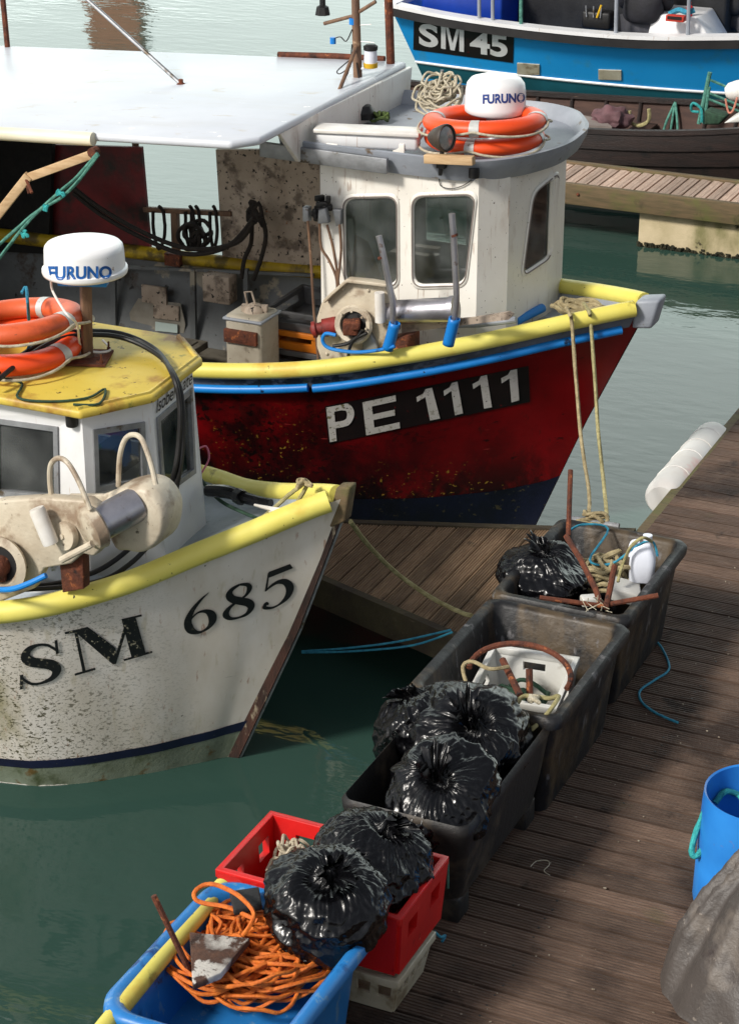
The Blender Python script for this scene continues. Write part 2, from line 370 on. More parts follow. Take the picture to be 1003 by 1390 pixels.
M['greyrim'] = pm('grey_painted_rim', (150, 155, 164), (132, 138, 146), 4, .5, 0, .2, 30, layers=[((100, 84, 66), 9, .63, .06)])
M['deckgrey'] = pm('grey_deck_paint', (164, 172, 180), (140, 150, 156), 3, .65, 0, .3, 60, layers=[((110, 104, 84), 2.5, .55, .12, None, .6), ((88, 96, 60), 7, .64, .06), ((60, 48, 36), 40, .68, .02)])
M['bulwark'] = pm('grey_bulwark_paint', (104, 108, 110), (84, 86, 86), 3, .6, 0, .3, 30, layers=[((150, 142, 126), 2.2, .58, .03), ((60, 44, 30), 5, .58, .1), ((28, 24, 20), 14, .64, .05)])
M['deckdark'] = pm('dirty_deck', (110, 104, 92), (78, 72, 62), 4, .7, 0, .4, 40, layers=[((44, 34, 26), 4, .5, .15)])
M['dirty'] = pm('dirty_board', (186, 170, 154), (154, 138, 122), 3, .75, 0, .4, 40, layers=[((60, 46, 36), 9, .5, .12, None, .7), ((24, 18, 14), 30, .6, .04), ((150, 90, 40), 14, .71, .03)])
M['darkred'] = pm('dark_red_panel', (120, 18, 24), (78, 18, 22), 3, .6, 0, .3, 30, layers=[((40, 30, 26), 4, .5, .15), ((150, 20, 20), 9, .68, .04)])
M['black'] = pm('black_rubber', (16, 16, 18), (26, 24, 22), 8, .5, 0, .2, 30)
M['blackc'] = pm('canopy_shade_black', (14, 13, 14), (24, 22, 20), 18, .9, 0, 1, 40)  # near-black colour stands in for the deep shade under the canopy
M['steel'] = pm('brushed_steel', (196, 194, 200), (168, 166, 172), 8, .34, .85, .1, 40, layers=[((120, 84, 56), 14, .64, .05, None, .6)])
M['alu'] = pm('aluminium', (160, 162, 166), (130, 132, 134), 8, .5, .6, .2, 40, layers=[((96, 84, 70), 10, .58, .08)])
M['rust'] = pm('rusty_iron', (112, 58, 34), (72, 38, 26), 16, .85, 0, .9, 60, layers=[((160, 92, 50), 22, .6, .08), ((36, 22, 18), 12, .6, .08)])
M['brownpole'] = pm('brown_pole', (128, 98, 74), (94, 70, 56), 8, .7, 0, .3, 40, stretch=(3, 3, .6), layers=[((180, 150, 120), 9, .62, .08)])
M['timber'] = pm('pale_timber', (206, 176, 136), (180, 146, 106), 5, .7, 0, .3, 40, stretch=(.8, 6, 6), layers=[((96, 74, 54), 7, .62, .08)])
M['yroof'] = pm('yellow_roof_paint', (214, 190, 84), (204, 176, 66), 2, .5, 0, .2, 30, layers=[((140, 78, 34), 3.2, .55, .12, None, .75), ((96, 70, 34), 20, .64, .04), ((110, 112, 50), 4, .62, .06), ((30, 28, 20), 34, .7, .02)])
M['orange'] = pm('orange_buoy', (236, 84, 28), (226, 70, 22), 3, .45, 0, .2, 20, layers=[((150, 60, 30), 6, .64, .08, None, .5)])
M['orangeold'] = pm('faded_orange_buoy', (226, 104, 58), (210, 88, 46), 4, .5, 0, .25, 20, layers=[((150, 70, 40), 4, .58, .1, None, .7), ((110, 60, 40), 24, .68, .03)])
M['silver'] = pm('reflective_tape', (206, 208, 206), (180, 180, 176), 9, .45, 0, .2, 30, layers=[((120, 110, 96), 20, .64, .05)])
M['dome'] = pm('white_radome', (240, 240, 240), (230, 230, 230), 2, .35, 0, .03, 10, coat=.2, layers=[((150, 110, 70), 10, .73, .03, None, .8), ((120, 90, 60), 40, .72, .02)])
M['blueink'] = pm('blue_letter_paint', (18, 92, 164), (14, 80, 150), 9, .5, layers=[((200, 200, 200), 40, .68, .03)])
M['navyink'] = pm('navy_letter_paint', (20, 58, 132), None, 3, .5)
M['rope'] = pm('tan_rope', (172, 158, 122), (134, 120, 88), 30, .9, 0, .6, 120)
M['ropey'] = pm('yellowed_rope', (176, 168, 122), (132, 124, 84), 30, .9, 0, .6, 120)
M['ropew'] = pm('white_rope', (196, 188, 168), (160, 150, 126), 30, .9, 0, .6, 120)
M['ropeg'] = pm('green_rope', (92, 150, 134), (54, 104, 92), 30, .85, 0, .5, 120)
M['ropedg'] = pm('dark_green_rope', (46, 78, 58), (28, 50, 36), 30, .85, 0, .5, 120)
M['ropeb'] = pm('blue_rope', (52, 150, 176), (34, 110, 140), 30, .8, 0, .5, 120)
M['ropeo'] = pm('orange_rope', (222, 120, 38), (186, 88, 22), 30, .7, 0, .5, 120)
M['ropet'] = pm('turquoise_rope', (58, 178, 176), (34, 128, 130), 40, .85, 0, .6, 160)
M['ropedk'] = pm('dark_brown_rope', (44, 36, 30), (28, 24, 22), 30, .8, 0, .5, 80)
M['cream'] = pm('cream_cast_metal', (204, 194, 174), (180, 166, 144), 4, .5, 0, .5, 24, layers=[((116, 88, 64), 6, .52, .12, None, .7), ((70, 54, 40), 22, .65, .06), ((110, 100, 50), 5, .66, .06)])
M['nylon'] = pm('white_nylon', (232, 230, 226), (214, 208, 198), 6, .35, 0, .05, 20)
M['tub'] = pm('scuffed_black_plastic', (33, 33, 35), (21, 21, 22), 3, .5, 0, .4, 30, spec=.4, layers=[((112, 92, 64), 3.6, .52, .1, (1, 1, .5), .4), ((130, 128, 130), 16, .60, .06, (1, 1, .4), .5), ((28, 22, 16), 4, .6, .1, (1, 1, .4), .8)], rvar=.15)
M['tub2'] = pm('thin_black_plastic', (34, 33, 33), (23, 22, 22), 3, .55, 0, .4, 30, layers=[((100, 88, 72), 3, .54, .12, None, .6), ((20, 16, 12), 4, .6, .1)])
M['weave'] = pm('grey_tarpaulin', (80, 74, 70), (64, 59, 56), 2.2, .5, 0, .45, 60, layers=[((112, 103, 94), 4, .52, .1, None, .6), ((50, 42, 40), 2.6, .56, .08), ((150, 140, 130), 30, .66, .04, None, .5)])
M['bag'] = pm('black_bin_liner', (6, 6, 8), (9, 9, 12), 4, .25, 0, .22, 30, spec=.42, rvar=.06)
M['crate_red'] = pm('red_crate_plastic', (214, 32, 30), (190, 22, 22), 4, .4, 0, .15, 20, layers=[((120, 14, 14), 8, .64, .06), ((230, 120, 110), 22, .68, .04)])
M['crate_white'] = pm('white_crate_plastic', (216, 216, 212), (196, 194, 186), 5, .45, 0, .1, 20, layers=[((120, 104, 80), 6, .6, .1, None, .6)])
M['crate_grey'] = pm('grey_crate_plastic', (92, 92, 94), (72, 72, 74), 5, .5, 0, .1, 20, layers=[((50, 42, 34), 5, .58, .1)])
M['crate_orange'] = pm('orange_crate_plastic', (222, 130, 30), (200, 108, 22), 5, .5, layers=[((90, 60, 30), 6, .6, .1)])
M['crate_clear'] = pm('cloudy_crate_plastic', (196, 190, 170), (170, 160, 136), 6, .35, 0, .1, 20, layers=[((110, 92, 66), 6, .58, .1, None, .7)])
M['bluetub'] = pm('blue_tub_plastic', (44, 128, 198), (34, 110, 180), 3, .35, 0, .15, 20, layers=[((14, 50, 110), 5, .6, .08), ((110, 150, 180), 22, .60, .03, (1, 1, .4), .6), ((60, 52, 40), 6, .64, .06)])
M['barrel'] = pm('blue_barrel_plastic', (48, 134, 214), (36, 116, 200), 3, .35, 0, .12, 14, layers=[((150, 84, 50), 5, .66, .05, None, .8), ((130, 170, 210), 34, .66, .03, (1, 1, .3), .5)])
M['tarp'] = pm('grey_tarpaulin', (118, 106, 98), (96, 86, 80), 2.2, .55, 0, .45, 24, layers=[((150, 134, 120), 3.5, .54, .14, None, .6), ((60, 48, 44), 2, .58, .1)])
M['darkcloth'] = pm('dark_cloth', (40, 40, 42), (28, 28, 30), 6, .8, 0, .5, 30)
M['blue45'] = pm('blue_hull_paint', (34, 164, 238), (26, 154, 230), 1.2, .32, 0, .08, 10, coat=.2, layers=[((60, 146, 190), 2.6, .58, .1, (1, 1, 1), .6), ((180, 190, 196), 26, .73, .02)])
M['teal'] = pm('teal_antifoul', (30, 104, 120), (24, 88, 100), 2, .5)
M['gunblack'] = pm('black_rubbing_strake', (44, 42, 42), (30, 29, 30), 3, .5, 0, .1, 20)
M['tarwood'] = pm('tarred_boat_timber', (44, 30, 26), (28, 20, 18), 3, .55, 0, .5, 40, stretch=(.8, 3, 6), layers=[((120, 96, 76), 12, .68, .05, (.6, 2, 4), .7), ((14, 10, 9), 5, .58, .1)])
M['innerwood'] = pm('brown_inner_planking', (78, 54, 44), (56, 37, 31), 4, .75, 0, .5, 40, stretch=(.8, 3, 6), layers=[((48, 32, 26), 3, .55, .1)])
M['greyfloor'] = pm('grey_boards', (140, 130, 124), (118, 108, 102), 4, .8, 0, .3, 40)
M['skin'] = pm('skin', (196, 142, 116), (180, 124, 100), 6, .55); M['jacket'] = pm('dark_jacket', (30, 30, 38), (20, 20, 26), 6, .75, 0, .6, 24)
M['trouser'] = pm('grey_trousers', (84, 84, 90), (66, 66, 72), 6, .85, 0, .5, 30); M['hair'] = pm('brown_hair', (46, 32, 24), (34, 24, 18), 20, .7, 0, .6, 60)
M['green'] = pm('green_net_cloth', (20, 150, 96), (16, 120, 78), 10, .7, 0, .6, 50)
M['jug'] = pm('white_jug_plastic', (226, 230, 240), (214, 218, 230), 3, .35, 0, .05, 10)
M['brick'] = pm('red_brick', (226, 150, 116), (190, 130, 96), 2, .85); M['glassp'] = glass('window_glass', (.55, .6, .56), .3); M['glasss'] = glass('salt_window_glass', (.66, .68, .68), .25)
M['lens'] = pm('lamp_lens', (150, 150, 146), (120, 120, 116), 20, .12, 0, .2, 60, coat=.8); M['lampbody'] = pm('lamp_body', (66, 56, 46), (50, 42, 36), 12, .6, 0, .3, 30)
M['yel'] = pm('yellow_oilskin', (220, 176, 24), (190, 150, 18), 3, .6)
M['redmotor'] = pm('red_motor', (140, 40, 34), (96, 34, 28), 14, .6, 0, .4, 40, layers=[((60, 40, 34), 14, .56, .08)])
# water
wm = bpy.data.materials.new('harbour_water'); wm.use_nodes = True; nt = wm.node_tree; b = nt.nodes['Principled BSDF']; L = nt.links
b.inputs['Base Color'].default_value = (.028, .064, .051, 1); b.inputs['Roughness'].default_value = .04; b.inputs['IOR'].default_value = 1.34
tc = nt.nodes.new('ShaderNodeTexCoord'); mp = nt.nodes.new('ShaderNodeMapping'); mp.inputs['Scale'].default_value = (1, 2.2, 1); L.new(tc.outputs['Object'], mp.inputs[0])
mp.inputs['Rotation'].default_value = (0, 0, R(-25))
n1 = nt.nodes.new('ShaderNodeTexNoise'); n1.inputs['Scale'].default_value = 3.2; n1.inputs['Detail'].default_value = 3; L.new(mp.outputs[0], n1.inputs[0])
n2 = nt.nodes.new('ShaderNodeTexNoise'); n2.inputs['Scale'].default_value = .5; n2.inputs['Detail'].default_value = 2; L.new(tc.outputs['Object'], n2.inputs[0])
mr = nt.nodes.new('ShaderNodeMapRange'); mr.inputs['From Min'].default_value = .42; mr.inputs['From Max'].default_value = .68; mr.inputs['To Min'].default_value = .25; mr.inputs['To Max'].default_value = 1.2; L.new(n2.outputs[0], mr.inputs[0])
sp = nt.nodes.new('ShaderNodeSeparateXYZ'); L.new(tc.outputs['Object'], sp.inputs[0])
def far_(axis, a, b_, lo, hi):
    r = nt.nodes.new('ShaderNodeMapRange'); r.interpolation_type = 'SMOOTHSTEP'; r.inputs[1].default_value = a; r.inputs[2].default_value = b_; r.inputs[3].default_value = lo; r.inputs[4].default_value = hi; L.new(sp.outputs[axis], r.inputs[0]); return r.outputs[0]
WO = -300.0
fx = far_(0, -17, -12.5, 4.5, 1.0)   # a breeze ruffles the open water to the left
m0 = nt.nodes.new('ShaderNodeMath'); m0.operation = 'MULTIPLY'; L.new(mr.outputs[0], m0.inputs[0]); L.new(fx, m0.inputs[1])
ml = nt.nodes.new('ShaderNodeMath'); ml.operation = 'MULTIPLY'; L.new(n1.outputs[0], ml.inputs[0]); L.new(m0.outputs[0], ml.inputs[1])
bp = nt.nodes.new('ShaderNodeBump'); bp.inputs['Strength'].default_value = .3; bp.inputs['Distance'].default_value = .02; L.new(ml.outputs[0], bp.inputs['Height']); L.new(bp.outputs[0], b.inputs['Normal'])
# ------------------------------------------------------------------ setting
MB().add([(-900, -300, 0), (900, -300, 0), (900, 1500, 0), (-900, 1500, 0)], [(0, 1, 2, 3)]).build('water', wm, kind='structure', smooth=False)
def grooved(m, along, pos, pitch, a, b_, z, ng=7, th=.035, gap=.010):
    """one deck board; along='x' or 'y' is the length direction; a,b_ = (start,end) at both edges"""
    prof = []; w = pitch-gap
    for i in range(ng):
        s0 = w*i/ng; g = w/ng
        prof += [(s0+g*.12, 0), (s0+g*.62, 0), (s0+g*.72, -.0045), (s0+g*.98, -.0045)]
    prof = [(0, -th)]+prof+[(w, -th)]
    rows = []
    for e in (0, 1):
        r = []
        for s_, dz in prof:
            t = s_/pitch; L0 = a[0]+(b_[0]-a[0])*t; L1 = a[1]+(b_[1]-a[1])*t; q = L1 if e else L0; p = pos+gap/2+s_
            r.append(Vector((q, p, z+dz)) if along == 'x' else Vector((p, q, z+dz)))
        rows.append(r)
    o = len(m.v); m.grid(rows); k = len(prof); m.f.append(tuple(range(o, o+k))); m.f.append(tuple(range(o+2*k-1, o+k-1, -1)))
DZ = .5; DX = -3.2
m = MB(); y = 2.1
while y < 34:
    j = random.uniform(-.002, .002); grooved(m, 'x', y, .14, (DX, 2.2), (DX, 2.2), DZ+j, 7); y += .14
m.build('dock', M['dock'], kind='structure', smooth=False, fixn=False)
m = MB(); rs_ = random.Random(2); y = 2.1
while y < 24:
    for xx in (-2.38, -1.42, -.4, .6):
        for dy in (.035, .105):
            if rs_.random() < .85: m.lathe([(.0052, -.003), (.0052, .0012), (0, .0014)], (xx+rs_.uniform(-.012, .012), y+dy, DZ), 6)
    y += .14
m.build('dock_nails', M['black'], kind='structure', smooth=False)
m = MB(); m.box((-.5, 18, .40), (5.3, 31.6, .09)); m.build('dock_subframe', M['beamdark'], kind='structure', smooth=False)
m = MB(); m.box((DX-.03, 18, .40), (.055, 31.8, .185)); m.build('dock_edge', M['beam'], kind='structure', smooth=False)
m = MB()
for yy in (5, 11, 17, 23, 29): m.box((-.5, yy, .02), (4.6, 2.4, .66))
m.build('dock_floats', M['conc'], kind='structure', smooth=False)
# near finger (widens into the dock)
fn = thing('finger_pontoon', 'brown grooved-board finger pontoon widening into the dock, between the white boat and the red boat', 'pontoon', (-4.3, 9.7, 0), 'finger pontoons')
def ny(x): return 9.37 if x < -4.75 else 9.37-(x+4.75)*.345
def fy(x): return 10.0 if x < -4.8 else 10.0+(x+4.8)*.38
m = MB(); x = DX-.065-.105
while x > -8.6:
    grooved(m, 'y', x, .105, (ny(x), fy(x)), (ny(x+.105), fy(x+.105)), DZ, 6); x -= .105
m.build('decking', M['fin'], fn, smooth=False, fixn=False)
m = MB()
for f_, s_ in ((ny, -1), (fy, 1)):
    pts = [(-8.6, f_(-8.6)), (-4.78, f_(-4.78)), (DX-.06, f_(DX-.06))]
    for (x0, y0), (x1, y1) in zip(pts, pts[1:]):
        m.prism([(x0, y0, .33), (x1, y1, .33), (x1, y1, .508), (x0, y0, .508)], (0, s_*.05, 0))
m.build('edge_beam', M['beamdark'], fn, smooth=False)
m = MB(); m.box((-6.9, 9.68, .02), (3.0, .5, .62)); m.build('float', M['conc'], fn, smooth=False)
# far finger
ff = thing('finger_pontoon', 'pale weathered finger pontoon on a concrete float beside the dark wooden boat', 'pontoon', (-5, 17.8, 0), 'finger pontoons')
m = MB(); x = DX-.065-.11
while x > -7.3:
    grooved(m, 'y', x, .11, (17.48, 18.10), (17.48, 18.10), DZ, 1); x -= .11
m.build('decking', M['finfar'], ff, smooth=False, fixn=False)
for yy in (17.43, 18.15):
    m = MB(); m.box((-5.27, yy, .42), (4.0, .07, .19)); m.build('edge_beam', M['beam'], ff, smooth=False, bevel=.008)
m = MB(); m.box((-4.35, 17.8, .06), (2.3, .62, .54)); m.build('float', M['conc'], ff, smooth=False, bevel=.015)
m = MB()
for i in range(260):
    p = Vector((random.uniform(-5.5, -3.2), 17.48+random.uniform(-.015, .01), random.uniform(-.02, .035))); m.box(p, (random.uniform(.01, .05), .02, random.uniform(.01, .03)), random.random()*3)
m.build('weed_fringe', M['weed'], ff, smooth=False)
for xx in (-6.05, -4.3):
    m = MB(); m.lathe([(.014, 0), (.014, .012), (.008, .016)], (xx, 17.395, .43), 10, axis=(0, -1, 0)); m.build('bolt', M['rust'], ff)
# brick hut on the far side of the basin: only its reflection is in the picture
q = at(162, 60, 0); dd = (Vector((q.x, q.y, 0))).normalized(); hutp = dd*44
hut = thing('harbour_hut', 'narrow brick hut standing out beyond the top edge of the picture, reflected in the water', 'hut', (hutp.x, hutp.y, 0))
m = MB(); m.box((hutp.x, hutp.y, 1.9), (1.0, 1.4, 3.8), R(25)); m.build('wall', M['brick'], hut, smooth=False)
m = MB(); m.box((hutp.x, hutp.y, 3.9), (1.2, 1.6, .2), R(25)); m.build('roof', M['greyfloor'], hut, smooth=False, bevel=.03)
# ================================================================== white boat in front
HS = Hull(8.16, [(-3.93, .03, 1.58), (-4.05, .12, 1.53), (-4.25, .28, 1.43), (-4.45, .42, 1.34), (-4.8, .68, 1.2), (-5.27, .95, 1.1), (-6, 1.1, 1.02), (-7, 1.15, 1.0), (-8, 1.05, 1.05)],
          [(-.4, -4.78), (0, -4.57), (.8, -4.22), (1.6, -3.93)], [(0, 0), (.08, .06), (.18, .2), (.3, .4), (.44, .68), (.6, .85), (1, .95)])
B1 = thing('fishing_boat', 'white weathered fishing boat in front, lettered SM 685, with yellow wheelhouse roof', 'fishing boat', (-5.6, 8.16, 0), 'moored fishing boats')
hull1 = HS.mesh().build('hull', M['smhull'], B1, smooth=True, ang=180, fixn=False)
HS.strip(0, 1, lambda u: .13+.06*math.exp(-u*6), lambda u: -.35, off=.003).build('antifouling', M['smlow'], B1)
def stz(u): return .27+.10*max(0, 1-u*3)
HS.strip(0.0, 1, lambda u: .165+.085*math.exp(-u*5), lambda u: .115+.07*math.exp(-u*5), off=.006).build('waterline_stripe', M['navy'], B1)
m = MB()
for side in (1, -1):
    m.grid([[HS.pt(u, HS.G(u)[2]-.0, side, -.0), HS.pt(u, HS.G(u)[2]-.02, side, -.05), HS.pt(u, HS.G(u)[2]-.10, side, -.06)] for u in np.linspace(0.03, 1, 40)])
m.build('bulwark', M['deckgrey'], B1)
def deck(Hh, u0, u1, dz, n=30):
    rows = []
    for u in np.linspace(u0, u1, n):
        a = Hh.pt(u, Hh.G(u)[2]-dz, -1, -.05); b_ = Hh.pt(u, Hh.G(u)[2]-dz, 1, -.05); rows.append([a.lerp(b_, t)+Vector((0, 0, .03*(1-(2*t-1)**2))) for t in (0, .2, .4, .6, .8, 1)])
    return MB().grid(rows)
deck(HS, .02, 1, .09).build('deck', M['deckgrey'], B1)
def pad(Hh, u0, u1, side, r, mat, par, name='gunwale_pad', dz=0, off=0, n=60, label=None):
    pts = [Hh.pt(u, Hh.G(u)[2]+dz, side, off) for u in np.linspace(u0, u1, n)]
    m = MB(); m.tube(pts, r, 14); return m.build(name, mat, par, label=label)
pad(HS, .018, 1, -1, .055, M['pad'], B1, dz=.01, off=-.01); pad(HS, .02, 1, 1, .045, M['pad'], B1, dz=.0, off=-.02)
# stem post
st = MB(); zz = np.linspace(-.3, 1.52, 14); xs = [float(np.interp(z, [-.4, 0, .8, 1.6], [-4.78, -4.57, -4.22, -3.93])) for z in zz]
rows = [[Vector((x-.050, 8.16-.036, z)), Vector((x+.032, 8.16-.018, z)), Vector((x+.032, 8.16+.018, z)), Vector((x-.050, 8.16+.036, z))] for x, z in zip(xs, zz)]
st.grid(rows, cv=True); st.build('stem_post', M['stemwood'], B1, smooth=False)
m = MB(); m.prism([(-4.02, 8.125, 1.40), (-3.92, 8.125, 1.46), (-3.89, 8.125, 1.645), (-3.965, 8.125, 1.63)], (0, .085, 0)); m.build('bow_post', M['beam'], B1, smooth=False, bevel=.012)
m = MB(); m.tube([(x+.036, 8.16, z) for x, z in zip(xs[2:], zz[2:])], .008, 6); m.build('stem_band', M['alu'], B1)
# wheelhouse
zt = 1.98
poly = [(-7.2, 7.68), (-5.06, 7.68), (-4.86, 7.98), (-4.90, 8.44), (-5.12, 8.64), (-7.2, 8.64)]
base = [(-7.2, 7.60), (-5.02, 7.62), (-4.80, 7.96), (-4.86, 8.47), (-5.10, 8.70), (-7.2, 8.70)]
def w1(i, t=0):  # wall i quad
    a, b_ = poly[i], poly[i+1]; c, d = base[i], base[i+1]
    return [Vector((*c, 1.0)), Vector((*d, 1.0)), Vector((*b_, zt)), Vector((*a, zt))]
def on_quad(px, py, q, off=0):
    n = (q[1]-q[0]).cross(q[3]-q[0]).normalized()
    d = ray(px, py)
    if n.dot(d) > 0: n = -n
    t = (q[0]+n*off-CAM).dot(n)/d.dot(n); return CAM+d*t
wins1w = {4: [(.09, .40, 1.42, 1.84), (.5, .85, 1.42, 1.84)], 3: [(.15, .85, 1.42, 1.84)]}
wins1 = {0: [[(-8, 567), (80, 579), (82, 679), (-8, 671)], [(-150, 553), (-40, 563), (-40, 668), (-150, 660)]], 1: [[(126, 583), (196, 572), (199, 655), (129, 668)]], 2: [[(212, 567), (259, 526), (264, 642), (220, 674)]]}
m = MB(); frames = []
for i in range(5):
    q = w1(i); hol = []
    for wq in wins1.get(i, []):
        inner = []; P = [on_quad(*p, q) for p in wq]; c = sum(P, Vector())/4
        frames.append((P, q)); hol.append([p.lerp(c, .04) for p in P])
    for a0, a1, z0, z1 in wins1w.get(i, []):
        def U_(t_, z_): v_ = (z_-1.0)/(zt-1.0); return q[0].lerp(q[1], t_).lerp(q[3].lerp(q[2], t_), v_)
        hol.append([U_(a0, z0), U_(a1, z0), U_(a1, z1), U_(a0, z1)])
    m.holed(q, hol)
m.build('wheelhouse', M['white'], B1, smooth=False, solid=.02, fixn=True)
for k, (P, q) in enumerate(frames):
    n = (q[1]-q[0]).cross(q[3]-q[0]).normalized(); n = n if n.dot(CAM-q[0]) > 0 else -n
    c = sum(P, Vector())/4; I = [p.lerp(c, .17 if (P[1]-P[0]).length < .3 else .13) for p in P]
    fm = MB().grid([[p+n*.001 for p in P], [p+n*.012 for p in P], [p+n*.012 for p in I], [p-n*.012 for p in I]], cv=True)
    wf = fm.build('window_frame', M['alu'], B1, smooth=False)
    MB().prism([p-n*.008 for p in I], -n*.004).build('pane', M['glasss'], wf, smooth=False)
m = MB(); m.box((-6.1, 8.16, 1.12), (2.0, .9, .02)); m.build('wheelhouse_floor', M['darkcloth'], B1)
m = MB(); m.box((-5.35, 8.16, 1.42), (.22, .62, .03)); m.box((-5.3, 8.3, 1.50), (.1, .2, .12)); m.build('console', M['deckdark'], B1, smooth=False)
ro = [(-7.3, 7.60, zt), (-5.02, 7.61, zt), (-4.82, 7.94, zt), (-4.86, 8.48, zt), (-5.1, 8.72, zt), (-7.3, 8.72, zt)]
m = MB(); m.prism(ro, (0, 0, .045)); roof1 = m.build('roof', M['yroof'], B1, smooth=False, bevel=.015)
m = MB()
cen = Vector((-5.9, 8.16, zt))
lipo = [Vector(p)+Vector((0, 0, .045)) for p in ro]
m.tube([p.lerp(Vector((cen.x, cen.y, p.z)), .03) for p in lipo[1:5]]+[], .012, 6); m.build('roof_lip', M['yroof'], roof1)
# name on the wheelhouse front
bv = BVHTree.FromPolygons(w1(2), [(0, 1, 2, 3)])
v, f = text_tris('Isobel Kate', .004, .35); project(v, f, [(212, 561), (261, 520), (260, 503), (211, 543)], bv, .004).build('lettering', M['black'], B1, smooth=False)
# radar
b0 = at(119, 487, zt+.05); dz0 = 2.465
d0 = Vector((b0.x+.01, b0.y+.01, dz0))
radar = MB().lathe([(.0, 0), (.185, 0), (.204, .008), (.208, .02), (.206, .034), (.196, .04), (.192, .125), (.188, .142), (.178, .153), (.15, .160), (.08, .164), (0, .165)], d0, 48).build('radar_dome', M['dome'], B1, ang=50)
bv = bvh_of(radar); v, f = text_tris('FURUNO', .035, 0); project(v, f, [(66, 381), (152, 378), (152, 361), (66, 361)], bv, .002).build('lettering', M['blueink'], radar, smooth=False)
MB().box(d0-Vector((0, 0, .02)), (.24, .17, .04), R(20)).build('radar_bracket', M['bluepipe'], B1, smooth=False, bevel=.006)
m = MB(); m.bar(b0, d0-Vector((0, 0, .03)), .05, .05); m.build('radar_post', M['brownpole'], B1, smooth=False, bevel=.004)
pl = MB().box(b0+Vector((0, 0, .006)), (.22, .22, .012), R(20)); 
for sx in (-1, 1):
    for sy in (-1, 1):
        a = Vector((sx*.09, sy*.09, .0)); a.rotate(Matrix.Rotation(R(20), 3, 'Z')); pl.lathe([(.010, 0), (.010, .02), (.005, .022), (.005, .05)], b0+a+Vector((0, 0, .01)), 8)
pl.build('post_base', M['rust'], B1, smooth=False)
# nav lamp under the roof corner
p = on_quad(98, 570, w1(0), .03); MB().lathe([(0, 0), (.028, 0), (.03, .01), (.03, .05), (.033, .055), (.033, .07), (0, .075)], p-Vector((0, 0, .03)), 16).build('navigation_lamp', M['black'], B1)
rs = [on_quad(x, y, w1(0), .0) for x, y in [(99, 576), (106, 577), (105, 600), (103, 618), (101, 600)]]
qn = (w1(0)[1]-w1(0)[0]).cross(w1(0)[3]-w1(0)[0]).normalized(); qn = qn if qn.dot(CAM-rs[0]) > 0 else -qn
MB().prism([p+qn*.001 for p in rs], qn*.001).build('rust_streak', pm('rust_streak', (206, 140, 80), (216, 186, 150), 14, .6), B1, smooth=False)
# pot hauler of the white boat
YW = 7.28
def P1(x, y, Y=YW): return atY(x, y, Y)
W1 = thing  # alias kept short
hz = MB(); hz.prism([P1(*p) for p in [(-40, 690), (0, 680), (60, 676), (118, 680), (130, 688), (138, 700), (140, 742), (128, 756), (112, 752), (96, 766), (60, 772), (45, 800), (-5, 820), (-40, 800)]], (0, .07, 0))
haul = hz.build('pot_hauler', M['cream'], B1, smooth=False, bevel=.012)
m = MB(); c = P1(6, 764, YW-.03)
m.lathe([(.118, 0), (.135, .02), (.14, .04), (.10, .05), (.085, .03), (.083, -.02)], c, 32, axis=(0.05, -1, .12)); m.build('bearing_ring', M['cream'], haul)
m = MB(); m.lathe([(0, 0), (.083, 0), (.083, .005)], c+Vector((0, -.015, 0)), 24, axis=(0.05, -1, .12)); m.build('bearing_well', M['black'], haul)
m = MB(); m.tube([c+Vector((0, .0, 0)), c+Vector((.0, -.07, -.01)), c+Vector((.0, -.1, -.02))], [.05, .05, .035], 10); m.box(c+Vector((-.01, -.05, -.02)), (.09, .05, .1), .3); m.build('motor', M['rust'], haul, smooth=False, bevel=.008)
a, b_ = P1(50, 690, YW-.07), P1(70, 738, YW-.07); ax = (a-b_); m = MB(); m.lathe([(0, 0), (.036, 0), (.038, .01), (.038, ax.length-.015), (.034, ax.length), (0, ax.length)], b_, 24, axis=ax); m.build('roller', M['nylon'], haul)
c = P1(91, 727, YW-.01); m = MB(); m.lathe([(0, .035), (.012, .035), (.012, .026), (.065, .022), (.068, .015), (.068, -.01)], c, 28, axis=(-.25, -1, .15)); m.build('end_disc', M['cream'], haul)
a, b_ = P1(132, 713, YW), P1(186, 684, 7.46); ax = b_-a; m = MB(); m.lathe([(.082, 0), (.082, ax.length)], a, 32, axis=ax); m.build('hauling_drum', M['steel'], haul)
m = MB(); m.lathe([(.0, -.06), (.075, -.06), (.1, -.045), (.108, .0), (.095, .012)], a+ax.normalized()*.0, 28, axis=ax); m.build('drum_flange', M['cream'], haul)
hs2 = MB(); rowsH = []
ol = [(150, 672), (168, 660), (196, 654), (214, 660), (228, 678), (233, 700), (226, 728), (205, 744), (182, 742), (165, 738), (150, 700)]
out = [atY(x, y, 7.50) for x, y in ol]; cc = sum(out, Vector())/len(out)
for k, (s_, dy) in enumerate(((.86, -.07), (.95, -.06), (1, -.02), (1, .1), (.9, .13))): rowsH.append([cc+(p-cc)*s_+Vector((0, dy, 0)) for p in cr(out, 3, True)])
hs2.grid(rowsH, cv=True); nn = len(rowsH[0]); hs2.f.append(tuple(range(nn))); hs2.build('drum_housing', M['cream'], haul, ang=60)
m = MB(); m.prism([atY(x, y, 7.50) for x, y in [(92, 672), (140, 672), (165, 662), (150, 690), (100, 684)]], (0, .03, 0)); m.build('top_guard', M['cream'], haul, smooth=False, bevel=.008)
for pts in ([(69, 718), (68, 690), (72, 660), (68+14, 625), (100, 628), (118, 668), (124, 690)],):
    pass
